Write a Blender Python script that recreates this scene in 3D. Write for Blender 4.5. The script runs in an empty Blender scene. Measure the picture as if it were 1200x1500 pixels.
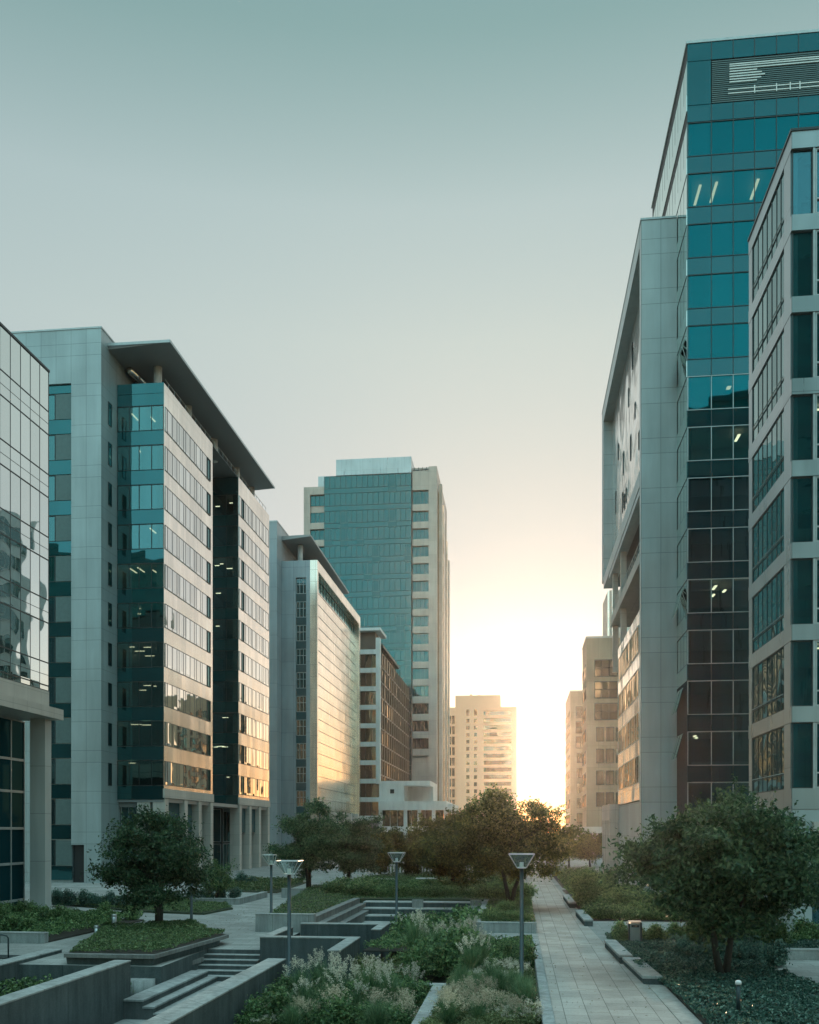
import bpy, math, random
import numpy as np
from mathutils import Vector, Matrix, noise
R = math.radians
random.seed(7); rng = np.random.default_rng(7)
S = bpy.context.scene
COL = S.collection

# ------------------------------------------------------------------ mesh builder
class MB:
    def __init__(s): s.v = []; s.f = []; s.m = []
    def quad(s, a, b, c, d, m=0):
        n = len(s.v); s.v += [a, b, c, d]; s.f.append((n, n+1, n+2, n+3)); s.m.append(m); return s
    def poly(s, pts, m=0):
        n = len(s.v); s.v += list(pts); s.f.append(tuple(range(n, n+len(pts)))); s.m.append(m); return s
    def box(s, x0, x1, y0, y1, z0, z1, m=0):
        if x0 > x1: x0, x1 = x1, x0
        if y0 > y1: y0, y1 = y1, y0
        n = len(s.v)
        s.v += [(x0,y0,z0),(x1,y0,z0),(x1,y1,z0),(x0,y1,z0),(x0,y0,z1),(x1,y0,z1),(x1,y1,z1),(x0,y1,z1)]
        for q in ((0,3,2,1),(4,5,6,7),(0,1,5,4),(1,2,6,5),(2,3,7,6),(3,0,4,7)):
            s.f.append(tuple(n+i for i in q)); s.m.append(m)
        return s
    def prism(s, pts, z0, z1, m=0, mtop=None):
        # z0, z1 may be lists (per point)
        k = len(pts); n = len(s.v)
        a = z0 if isinstance(z0, (list, tuple)) else [z0]*k
        b = z1 if isinstance(z1, (list, tuple)) else [z1]*k
        s.v += [(p[0], p[1], a[i]) for i, p in enumerate(pts)] + [(p[0], p[1], b[i]) for i, p in enumerate(pts)]
        s.f.append(tuple(n+i for i in reversed(range(k)))); s.m.append(m)
        s.f.append(tuple(n+k+i for i in range(k))); s.m.append(m if mtop is None else mtop)
        for i in range(k):
            j = (i+1) % k
            s.f.append((n+i, n+j, n+k+j, n+k+i)); s.m.append(m)
        return s
    def tube(s, pts, rad, sides=8, m=0, cap=True):
        pts = [Vector(p) for p in pts]
        rings = []
        for i, p in enumerate(pts):
            t = (pts[min(i+1, len(pts)-1)] - pts[max(i-1, 0)]).normalized()
            u = t.cross(Vector((0, 0, 1)))
            if u.length < .05: u = t.cross(Vector((0, 1, 0)))
            u.normalize(); w = t.cross(u)
            r = rad[i] if isinstance(rad, (list, tuple)) else rad
            n = len(s.v)
            for k in range(sides):
                a = 2*math.pi*k/sides
                s.v.append(tuple(p + u*(r*math.cos(a)) + w*(r*math.sin(a))))
            rings.append(n)
        for a, b in zip(rings, rings[1:]):
            for k in range(sides):
                j = (k+1) % sides
                s.f.append((a+k, a+j, b+j, b+k)); s.m.append(m)
        if cap:
            s.f.append(tuple(rings[0]+k for k in reversed(range(sides)))); s.m.append(m)
            s.f.append(tuple(rings[-1]+k for k in range(sides))); s.m.append(m)
        return s
    def build(s, name, mats, parent=None, smooth=False, bevel=0):
        me = bpy.data.meshes.new(name)
        me.from_pydata([tuple(v) for v in s.v], [], s.f)
        if not isinstance(mats, (list, tuple)): mats = [mats]
        for q in mats: me.materials.append(q)
        me.polygons.foreach_set('material_index', s.m)
        if smooth: me.polygons.foreach_set('use_smooth', [True]*len(s.f))
        me.update()
        o = bpy.data.objects.new(name, me); COL.objects.link(o)
        if parent is not None: attach(o, parent)
        if bevel:
            b = o.modifiers.new('edge', 'BEVEL'); b.width = bevel; b.segments = 2; b.limit_method = 'ANGLE'
        return o

ORG = {}
def attach(o, parent):
    o.parent = parent
    if parent.name in ORG and ORG[parent.name]:
        x, y, z = ORG[parent.name]
        o.location = (-x, -y, -z)
def tag(o, label=None, cat=None, group=None, kind=None):
    if label: o['label'] = label
    if cat: o['category'] = cat
    if group: o['group'] = group
    if kind: o['kind'] = kind
    return o
def thing(name, label, cat, loc=(0,0,0), group=None, world=True):
    """An Empty at the base of a thing. world=True: the parts are written in world coordinates."""
    o = bpy.data.objects.new(name, None); COL.objects.link(o)
    o.location = loc; o.empty_display_size = .5
    ORG[o.name] = tuple(loc) if world else None
    return tag(o, label, cat, group)
def dup(root, loc, rz=0, sc=1, label=None, group=None):
    r = root.copy(); COL.objects.link(r); r.location = loc; r.rotation_euler = (0, 0, rz)
    r.scale = (sc, sc, sc) if not isinstance(sc, (tuple, list)) else sc
    if label: r['label'] = label
    if group: r['group'] = group
    for ch in list(root.children):
        c = ch.copy(); COL.objects.link(c); c.parent = r
        for g in list(ch.children):
            d = g.copy(); COL.objects.link(d); d.parent = c
    return r

# ------------------------------------------------------------------ materials
class NT:
    def __init__(s, name):
        s.mat = bpy.data.materials.new(name); s.mat.use_nodes = True
        s.t = s.mat.node_tree; s.t.nodes.clear()
        s.out = s.t.nodes.new('ShaderNodeOutputMaterial')
    def n(s, typ, **k):
        x = s.t.nodes.new(typ)
        for a, b in k.items(): setattr(x, a, b)
        return x
    def link(s, a, b): s.t.links.new(a, b)
    def put(s, sock, v):
        if hasattr(v, 'is_linked') or isinstance(v, bpy.types.NodeSocket): s.link(v, sock)
        elif v is not None:
            if isinstance(v, (tuple, list)) and len(v) == 3 and sock.type == 'RGBA': v = (*v, 1)
            sock.default_value = v
    def m(s, op, a, b=None, c=None):
        x = s.n('ShaderNodeMath', operation=op)
        s.put(x.inputs[0], a)
        if b is not None: s.put(x.inputs[1], b)
        if c is not None: s.put(x.inputs[2], c)
        return x.outputs[0]
    def mix(s, f, a, b, mode='MIX'):
        x = s.n('ShaderNodeMix', data_type='RGBA', blend_type=mode)
        s.put(x.inputs[0], f); s.put(x.inputs[6], a); s.put(x.inputs[7], b)
        return x.outputs[2]
    def vmix(s, f, a, b):
        x = s.n('ShaderNodeMix', data_type='FLOAT')
        s.put(x.inputs[0], f); s.put(x.inputs[2], a); s.put(x.inputs[3], b)
        return x.outputs[0]
    def noise(s, scale, detail=4, rough=.55, vec=None):
        x = s.n('ShaderNodeTexNoise'); x.inputs['Scale'].default_value = scale
        x.inputs['Detail'].default_value = detail; x.inputs['Roughness'].default_value = rough
        if vec is not None: s.link(vec, x.inputs['Vector'])
        return x.outputs['Fac']
    def obj(s): return s.n('ShaderNodeTexCoord').outputs['Object']
    def ramp(s, f, stops):
        x = s.n('ShaderNodeValToRGB'); e = x.color_ramp.elements
        while len(e) < len(stops): e.new(.5)
        for q, (p, c) in zip(e, stops): q.position = p; q.color = (*c, 1) if len(c) == 3 else c
        s.link(f, x.inputs[0]); return x.outputs[0]
    def princ(s, **k):
        x = s.n('ShaderNodeBsdfPrincipled')
        for a, b in k.items(): s.put(x.inputs[a.replace('_', ' ')], b)
        return x
    def done(s, sh): s.link(sh, s.out.inputs['Surface']); return s.mat

def uvface(t):
    """facade coordinates: u along the wall, v up, from object coordinates and the face normal"""
    co = t.n('ShaderNodeSeparateXYZ'); t.link(t.obj(), co.inputs[0])
    ge = t.n('ShaderNodeNewGeometry')
    nx = t.n('ShaderNodeSeparateXYZ'); t.link(ge.outputs['Normal'], nx.inputs[0])
    side = t.m('GREATER_THAN', t.m('ABSOLUTE', nx.outputs[0]), .5)
    return t.vmix(side, co.outputs[0], co.outputs[1]), co.outputs[2], ge.outputs['Normal']

def cells(t, u, v, wu, wv, ou, ov):
    fu = t.m('DIVIDE', t.m('SUBTRACT', u, ou), wu); fv = t.m('DIVIDE', t.m('SUBTRACT', v, ov), wv)
    c = t.n('ShaderNodeCombineXYZ'); t.link(t.m('FLOOR', fu), c.inputs[0]); t.link(t.m('FLOOR', fv), c.inputs[1])
    w = t.n('ShaderNodeTexWhiteNoise', noise_dimensions='3D'); t.link(c.outputs[0], w.inputs['Vector'])
    return fu, fv, w
def tilt(t, nrm, w, amount, wave=0, wscale=.35):
    """each pane sits at a slightly different angle, plus the slow ripple of float glass / sheet metal"""
    a = t.n('ShaderNodeVectorMath', operation='SUBTRACT'); t.link(w.outputs['Color'], a.inputs[0]); a.inputs[1].default_value = (.5, .5, .5)
    b = t.n('ShaderNodeVectorMath', operation='SCALE'); t.link(a.outputs[0], b.inputs[0]); b.inputs['Scale'].default_value = amount
    c = t.n('ShaderNodeVectorMath', operation='ADD'); t.link(nrm, c.inputs[0]); t.link(b.outputs[0], c.inputs[1])
    o = c.outputs[0]
    if wave:
        nz = t.n('ShaderNodeTexNoise'); nz.inputs['Scale'].default_value = wscale; nz.inputs['Detail'].default_value = 1.5
        t.link(t.obj(), nz.inputs['Vector'])
        a2 = t.n('ShaderNodeVectorMath', operation='SUBTRACT'); t.link(nz.outputs['Color'], a2.inputs[0]); a2.inputs[1].default_value = (.5, .5, .5)
        b2 = t.n('ShaderNodeVectorMath', operation='SCALE'); t.link(a2.outputs[0], b2.inputs[0]); b2.inputs['Scale'].default_value = wave
        c2 = t.n('ShaderNodeVectorMath', operation='ADD'); t.link(o, c2.inputs[0]); t.link(b2.outputs[0], c2.inputs[1]); o = c2.outputs[0]
    d = t.n('ShaderNodeVectorMath', operation='NORMALIZE'); t.link(o, d.inputs[0])
    return d.outputs[0]

def panel(name, col, wu=1.5, wv=1.3, ou=0, ov=0, jw=.03, rough=.4, metal=0, var=.12, wob=.02, wave=.0, wv2=None, jd=.45, coat=0, grime=.5, spec=.5):
    """clad wall: joints, tone from panel to panel, rain streaks"""
    t = NT(name); u, v, nrm = uvface(t)
    fu, fv, w = cells(t, u, v, wu, wv, ou, ov)
    j = t.m('LESS_THAN', t.m('MULTIPLY', t.m('FRACT', fu), wu), jw)
    frv = t.m('MULTIPLY', t.m('FRACT', fv), wv)
    j2 = t.m('LESS_THAN', frv, jw)
    j = t.m('MAXIMUM', j, j2)
    if wv2:
        j = t.m('MAXIMUM', j, t.m('LESS_THAN', t.m('ABSOLUTE', t.m('SUBTRACT', frv, wv2)), jw*.5))
    mp = t.n('ShaderNodeMapping'); mp.inputs['Scale'].default_value = (1.2, 1.2, .12); t.link(t.obj(), mp.inputs[0])
    st = t.noise(1.0, 5, .6, mp.outputs[0])
    big = t.noise(.22, 3, .5, t.obj())
    k = t.m('MULTIPLY_ADD', t.m('SUBTRACT', w.outputs['Value'], .5), var, 1)
    k = t.m('MULTIPLY', k, t.m('MULTIPLY_ADD', t.m('SUBTRACT', st, .5), grime, 1))
    k = t.m('MULTIPLY', k, t.m('MULTIPLY_ADD', t.m('SUBTRACT', big, .5), grime, 1))
    k = t.m('MULTIPLY', k, t.m('MULTIPLY_ADD', j, -jd, 1))
    sc = t.n('ShaderNodeVectorMath', operation='SCALE'); sc.inputs[0].default_value = col; t.link(k, sc.inputs['Scale'])
    p = t.princ(Base_Color=sc.outputs[0], Metallic=metal, Roughness=t.m('MULTIPLY_ADD', st, .25, rough-.12))
    p.inputs['Specular IOR Level'].default_value = spec
    if coat: p.inputs['Coat Weight'].default_value = coat; p.inputs['Coat Roughness'].default_value = .12
    if wob: t.link(tilt(t, nrm, w, wob, wave), p.inputs['Normal'])
    return t.done(p.outputs[0])

def glass(name, refl, thru, f0=.3, power=4, wu=1.4, wv=2.6, ou=0, ov=0, wob=.012, wave=.02, rough=.015, clear=True, var=.1, wscale=.35):
    """coated facade glass: mirror-like reflection over either a clear tinted pane or an opaque dark back"""
    t = NT(name); u, v, nrm = uvface(t)
    fu, fv, w = cells(t, u, v, wu, wv, ou, ov)
    n2 = tilt(t, nrm, w, wob, wave, wscale)
    lw = t.n('ShaderNodeLayerWeight'); lw.inputs['Blend'].default_value = .5
    fac = t.m('MULTIPLY_ADD', t.m('POWER', lw.outputs['Facing'], power), 1-f0, f0)
    fac = t.m('MULTIPLY', fac, t.m('MULTIPLY_ADD', w.outputs['Value'], -var, 1))
    g = t.n('ShaderNodeBsdfGlossy'); t.put(g.inputs['Color'], refl); g.inputs['Roughness'].default_value = rough
    t.link(n2, g.inputs['Normal'])
    if clear:
        b = t.n('ShaderNodeBsdfTransparent'); t.put(b.inputs['Color'], thru); bo = b.outputs[0]
    else:
        b = t.princ(Base_Color=thru, Roughness=.5); b.inputs['Specular IOR Level'].default_value = 0; bo = b.outputs[0]
    x = t.n('ShaderNodeMixShader'); t.link(fac, x.inputs[0]); t.link(bo, x.inputs[1]); t.link(g.outputs[0], x.inputs[2])
    return t.done(x.outputs[0])

def plain(name, col, rough=.5, metal=0, nscale=3, nvar=.25, bump=0, emit=0):
    t = NT(name); nz = t.noise(nscale, 5, .6, t.obj())
    k = t.m('MULTIPLY_ADD', t.m('SUBTRACT', nz, .5), nvar*2, 1)
    sc = t.n('ShaderNodeVectorMath', operation='SCALE'); sc.inputs[0].default_value = col; t.link(k, sc.inputs['Scale'])
    p = t.princ(Base_Color=sc.outputs[0], Metallic=metal, Roughness=t.m('MULTIPLY_ADD', nz, .2, rough-.1))
    if bump:
        b = t.n('ShaderNodeBump'); b.inputs['Strength'].default_value = bump; b.inputs['Distance'].default_value = .02
        t.link(t.noise(nscale*8, 4, .7, t.obj()), b.inputs['Height']); t.link(b.outputs[0], p.inputs['Normal'])
    if emit: p.inputs['Emission Color'].default_value = (*col, 1); p.inputs['Emission Strength'].default_value = emit
    return t.done(p.outputs[0])

def stone(name, col, speck=.5, rough=.6, joint=0, topjoint=0):
    """granite / exposed concrete with fine speckle, water stains and optional vertical joints"""
    t = NT(name); o = t.obj()
    a = t.noise(28, 3, .7, o); b = t.noise(.8, 5, .6, o)
    mp = t.n('ShaderNodeMapping'); mp.inputs['Scale'].default_value = (2.2, 2.2, .3); t.link(o, mp.inputs[0])
    c = t.noise(1.6, 5, .65, mp.outputs[0])
    k = t.m('MULTIPLY_ADD', t.m('SUBTRACT', a, .5), speck, 1)
    k = t.m('MULTIPLY', k, t.m('MULTIPLY_ADD', t.m('SUBTRACT', b, .5), .9, 1))
    k = t.m('MULTIPLY', k, t.m('MULTIPLY_ADD', t.m('SUBTRACT', c, .5), 1.15, 1))
    if topjoint:
        co = t.n('ShaderNodeSeparateXYZ'); t.link(o, co.inputs[0])
        k = t.m('MULTIPLY', k, t.m('MULTIPLY_ADD', t.m('LESS_THAN', t.m('MODULO', t.m('ADD', t.m('ADD', co.outputs[0], co.outputs[1]), 300.), topjoint), .022), -.55, 1))
    if joint:
        u, v, nrm = uvface(t)
        k = t.m('MULTIPLY', k, t.m('MULTIPLY_ADD', t.m('LESS_THAN', t.m('MODULO', t.m('ADD', u, 300.), joint), .02), -.5, 1))
    sc = t.n('ShaderNodeVectorMath', operation='SCALE'); sc.inputs[0].default_value = col; t.link(k, sc.inputs['Scale'])
    p = t.princ(Base_Color=sc.outputs[0], Roughness=rough); p.inputs['Specular IOR Level'].default_value = 0
    bp = t.n('ShaderNodeBump'); bp.inputs['Strength'].default_value = .25; bp.inputs['Distance'].default_value = .01
    t.link(a, bp.inputs['Height']); t.link(bp.outputs[0], p.inputs['Normal'])
    return t.done(p.outputs[0])

def paving(name, col, bw, bh, rot=0, rough=.5, var=.3, mort=.012):
    t = NT(name); mp = t.n('ShaderNodeMapping'); mp.inputs['Rotation'].default_value = (0, 0, rot); t.link(t.obj(), mp.inputs[0])
    b = t.n('ShaderNodeTexBrick'); t.link(mp.outputs[0], b.inputs['Vector'])
    b.inputs['Scale'].default_value = 1; b.inputs['Brick Width'].default_value = bw; b.inputs['Row Height'].default_value = bh
    b.inputs['Mortar Size'].default_value = mort; b.inputs['Mortar Smooth'].default_value = .3
    b.inputs['Color1'].default_value = (*[c*(1-var) for c in col], 1); b.inputs['Color2'].default_value = (*[min(1, c*(1+var)) for c in col], 1)
    b.inputs['Mortar'].default_value = (*[c*.5 for c in col], 1)
    n1 = t.noise(.5, 6, .65, t.obj()); n2 = t.noise(14, 3, .6, t.obj())
    k = t.m('MULTIPLY', t.m('MULTIPLY_ADD', t.m('SUBTRACT', n1, .5), 1.0, 1), t.m('MULTIPLY_ADD', t.m('SUBTRACT', n2, .5), .5, 1))
    sc = t.n('ShaderNodeVectorMath', operation='SCALE'); t.link(b.outputs['Color'], sc.inputs[0]); t.link(k, sc.inputs['Scale'])
    p = t.princ(Base_Color=sc.outputs[0], Roughness=t.m('MULTIPLY_ADD', n1, .3, rough-.15))
    p.inputs['Specular IOR Level'].default_value = 0
    bp = t.n('ShaderNodeBump'); bp.inputs['Strength'].default_value = .3; bp.inputs['Distance'].default_value = .01
    t.link(t.m('ADD', t.m('MULTIPLY', b.outputs['Fac'], -1), t.m('MULTIPLY', n2, .4)), bp.inputs['Height']); t.link(bp.outputs[0], p.inputs['Normal'])
    return t.done(p.outputs[0])

def leafmat(name, c0, c1, c2, trans=.35, rough=.5):
    t = NT(name); ge = t.n('ShaderNodeNewGeometry')
    oi = t.n('ShaderNodeObjectInfo')
    col = t.ramp(ge.outputs['Random Per Island'], [(0, c0), (.55, c1), (1, c2)])
    k = t.m('MULTIPLY_ADD', oi.outputs['Random'], .5, .75)
    sc = t.n('ShaderNodeVectorMath', operation='SCALE'); t.link(col, sc.inputs[0]); t.link(k, sc.inputs['Scale'])
    p = t.princ(Base_Color=sc.outputs[0], Roughness=rough); p.inputs['Specular IOR Level'].default_value = .35
    tr = t.n('ShaderNodeBsdfTranslucent'); t.link(sc.outputs[0], tr.inputs['Color'])
    x = t.n('ShaderNodeMixShader'); x.inputs[0].default_value = trans
    t.link(p.outputs[0], x.inputs[1]); t.link(tr.outputs[0], x.inputs[2])
    return t.done(x.outputs[0])

def lampmat(name, col, s):
    t = NT(name); e = t.n('ShaderNodeEmission'); t.put(e.inputs[0], col); e.inputs[1].default_value = s
    return t.done(e.outputs[0])

M = dict(
    clad=panel('grey_cladding', (.34, .42, .43), 1.5, 3.857, -39.2, 46.1-3.857*12, .035, .38, .25, .10, .02, 0, 1.14, .5),
    clad_r=panel('tower_cladding', (.40, .47, .47), 1.55, 4.05, 9.9, 3.2, .04, .4, .2, .1, .02, 0, 1.25, .5),
    clad_l3=panel('twin_cladding', (.30, .35, .37), 2.0, 3.9, -38.9, 1.5, .05, .45, .2, .12, .02, 0, None, .4),
    warm=panel('street_cladding', (.89, .81, .72), 1.25, 3.857, 90, 7.9, .03, .22, .9, .10, .03, .02, 1.55, .35, spec=.6),
    warm3=panel('twin_street_cladding', (.90, .80, .67), 1.3, 1.95, 154, 1.0, .05, .22, .85, .10, .03, .02, None, .4, spec=.6),
    band=panel('band_cladding', (.36, .42, .43), 3.0, 9, 13.0, -1, .03, .30, .6, .08, .02, 0, None, .5),
    metal=panel('silver_sheet', (.80, .80, .77), .9, 2.0, 79.4, 34.5, .035, .18, .9, .14, .07, .30, None, .4),
    white=panel('white_render', (.60, .62, .60), 6, 3.9, 0, 0, .02, .6, 0, .05, 0, 0, None, .2),
    tan=panel('tan_stone', (.50, .46, .41), 1.6, 1.3, 0, .5, .03, .55, 0, .12, .01, 0, None, .35),
    tan2=panel('grey_tan_stone', (.38, .36, .33), 2.2, 3.9, 12.1, .7, .05, .5, 0, .1, .01, 0, None, .3),
    far=plain('far_haze_render', (.80, .48, .31), .7, 0, .05, .15),  # peach of the warm haze glow put into the base colour
    colst=panel('column_stone', (.40, .42, .40), 4, 2.95, 0, .1, .035, .5, 0, .06, 0),
    bronze=panel('bronze_stone', (.31, .24, .165), 2.2, 3.9, 12.1, .7, .05, .5, 0, .14, .01, 0, None, .3),
    bmirror=glass('bronze_mirror', (.72, .60, .46), (.05, .042, .033), .52, 2.5, 1.5, 3.4, 0, 0, wob=.10, wave=.20, clear=False, var=.5, wscale=.5),
    brown=plain('brown_pier', (.15, .125, .10), .5, 0, .4, .4),
    soffit=plain('soffit', (.30, .32, .32), .5, .2, .3, .15),
    roofm=plain('roof_membrane', (.22, .23, .23), .8, 0, .5, .3),
    frame=plain('dark_mullion', (.045, .06, .062), .4, .3),
    framel=plain('light_mullion', (.42, .47, .47), .4, .4),
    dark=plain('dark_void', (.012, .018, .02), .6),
    teal=glass('teal_glass', (.15, .36, .37), (.55, .66, .66), .52, 4, 1.45, 3.857, -39.2, 44.0-3.857*11),
    tealr=glass('teal_glass_tower', (.012, .195, .23), (.55, .66, .66), .56, 4, 1.62, 3.87, 12.74, 1.0),
    spand=glass('teal_spandrel', (.09, .28, .30), (.01, .05, .055), .46, 4, 1.45, 3.857, -39.2, 3.0, clear=False),
    spandr=glass('teal_spandrel_tower', (.075, .23, .26), (.01, .05, .058), .46, 4, 1.62, 3.87, 12.74, 2.0, clear=False),
    mirror=glass('pale_mirror_glass', (.90, .97, .93), (.05, .08, .085), .78, 2.2, 1.14, 3.94, 57.04, 2.3, wob=.016, wave=.04, clear=False),
    mirror2=glass('pale_street_glass', (.95, .96, .93), (.06, .075, .08), .74, 2.0, .92, 3.857, 90, 2.0, wob=.03, wave=.04, clear=False, var=.25),
    dglass=glass('dark_glass', (.40, .68, .70), (.010, .034, .038), .16, 4, 1.4, 3.9, 0, 0, clear=False),
    dclear=glass('dark_clear_glass', (.24, .60, .70), (.52, .64, .65), .22, 4, 1.4, 3.9, 0, 0),
    shopg=glass('shop_glass', (.06, .18, .21), (.008, .04, .048), .05, 7, 1.6, 3, 0, 0, clear=False),
    dspand=glass('dark_spandrel', (.20, .52, .60), (.004, .020, .025), .20, 4, 1.62, 3.87, 12.74, 2, clear=False),
    bglass=glass('brown_glass', (.74, .62, .47), (.06, .05, .04), .30, 3, 1.5, 4, 0, 0, wob=.07, wave=.14, clear=False),
    tglass=glass('tower_glass', (.085, .225, .225), (.02, .07, .075), .52, 3, 2.3, 4.97, -55, 1, wob=.012, wave=.02, clear=False),
    r1side=glass('side_bay_glass', (.50, .66, .66), (.05, .10, .105), .34, 3, .95, 3.93, 47.6, 3, wob=.02, wave=.07, clear=False, var=.3),
    louvre=plain('louvre_grey', (.10, .16, .16), .5, .3),
    slat=plain('pale_slat', (.62, .68, .66), .5, .1),
    inner=plain('interior_wall', (.035, .085, .09), .8, 0, .4, .4),
    slab=plain('interior_slab', (.22, .24, .235), .8),
    tube=lampmat('ceiling_tube', (1, .74, .45), 2.6),
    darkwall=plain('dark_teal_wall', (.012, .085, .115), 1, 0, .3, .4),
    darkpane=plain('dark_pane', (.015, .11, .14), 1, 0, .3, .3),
    blind=plain('grey_blind', (.10, .14, .145), .7, 0, 2, .2),
)

# ------------------------------------------------------------------ facade helpers
def fbox(mb, face, c, u0, u1, z0, z1, d0, d1, m=0):
    if face == 'front': mb.box(u0, u1, c-d1, c-d0, z0, z1, m)
    elif face == 'right': mb.box(c+d0, c+d1, u0, u1, z0, z1, m)
    else: mb.box(c-d1, c-d0, u0, u1, z0, z1, m)

def window(root, face, c, u0, u1, z0, z1, g, fr, mull=(), tran=(), fw=.06, proud=.07, pane=.03, border=True, name='window'):
    mb = MB(); fbox(mb, face, c, u0, u1, z0, z1, 0, pane)
    w = mb.build(name, g, root)
    f = MB()
    if border:
        fbox(f, face, c, u0, u0+fw, z0, z1, pane, proud); fbox(f, face, c, u1-fw, u1, z0, z1, pane, proud)
        fbox(f, face, c, u0+fw, u1-fw, z0, z0+fw, pane, proud); fbox(f, face, c, u0+fw, u1-fw, z1-fw, z1, pane, proud)
    for q in mull: fbox(f, face, c, q-fw/2, q+fw/2, z0+fw, z1-fw, pane, proud-.004)
    for q in tran: fbox(f, face, c, u0+fw, u1-fw, q-fw/2, q+fw/2, pane, proud-.008)
    if f.f: f.build('frame', fr, w)
    return w
EACH = {'pier', 'column', 'podium_band', 'podium_column', 'terrace_column', 'wing_band', 'side_panel', 'fin'}
def part(root, name, mat, *boxes):
    if name in EACH and len(boxes) > 1:
        return [part(root, name, mat, q) for q in boxes][-1]
    mb = MB()
    for b in boxes: mb.box(*b)
    return mb.build(name, mat, root)
def frange(a, b, st):
    r = []; x = a
    while x < b-1e-6: r.append(x); x += st
    return r

# ================================================================== BUILDINGS
def floors_interior(root, x0, x1, y0, y1, zs, lights=(), back=True, slab_t=.45):
    """real floors behind clear glass: slabs, a core wall, fluorescent tubes hung under the ceilings"""
    mb = MB()
    for z in zs: mb.box(x0, x1, y0+.25, y1, z-slab_t, z)
    mb.build('floor_slab', M['slab'], root)
    part(root, 'core_wall', M['inner'], (x0, x1, y1, y1+.4, zs[0]-3, zs[-1]))
    part(root, 'party_wall', M['inner'], (x1+.01, x1+.3, y0+.2, y1+.4, zs[0]-3, zs[-1]))
    for (x, y, z, dx, dy) in lights:
        part(root, 'ceiling_light', M['tube'], (x-dx/2, x+dx/2, y-dy/2, y+dy/2, z-.09, z-.02))

# ---- near left: mirror-glass block on columns
def glass_block():
    b = thing('glass_office_block', 'pale mirror-glass office block on stone columns, cut off by the left edge of the picture', 'building', (-38, 46, 0))
    X = -29.3; y0, y1 = 32, 57.0
    part(b, 'wall', M['roofm'], (-60, X-.03, y0, y1, 12.6, 33.6))
    tops = [33.72-3.94*k for k in range(6)]
    mull = [57.0-1.14*k for k in range(1, 21)]
    for k, z in enumerate(tops):
        zb = max(z-2.5, 13.7)
        if z <= 13.8: break
        window(b, 'right', X-.03, y0, y1, zb, z, M['mirror'], M['frame'], mull, (), .035, .05)
        if z-3.9 > 13.6:
            window(b, 'right', X-.03, y0, y1, z-3.94+.01, z-2.5-.005, M['mirror'], M['frame'], mull, (z-3.27,), .032, .046, name='spandrel_glass')
    part(b, 'stone_band', M['tan'], (-60, X+.02, y0, y1+.02, 12.65, 13.68))
    part(b, 'canopy_slab', M['tan'], (-60, -28.45, y0, y1+.25, 11.9, 12.55))
    for yc in (56.2, 48.2, 40.2):
        part(b, 'column', M['colst'], (-30.12, -29.13, yc, yc+.8, 0, 11.9))
    X2 = -31.2
    part(b, 'ground_floor_wall', M['dark'], (-60, X2-.06, y0, 57.6, 0, 11.9))
    zl = [0, .6, 2.9, 5.1, 7.4, 9.4, 11.88]
    for a, c in zip(zl, zl[1:]):
        window(b, 'right', X2-.05, y0, 57.5, a+.01, c, M['shopg'], M['framel'], [57.5-1.6*k for k in range(1, 15)], (), .07, .1)
    part(b, 'coping', M['frame'], (-60, X+.06, y0, y1+.06, 33.72, 33.86))
    return b
glass_block()

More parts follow.
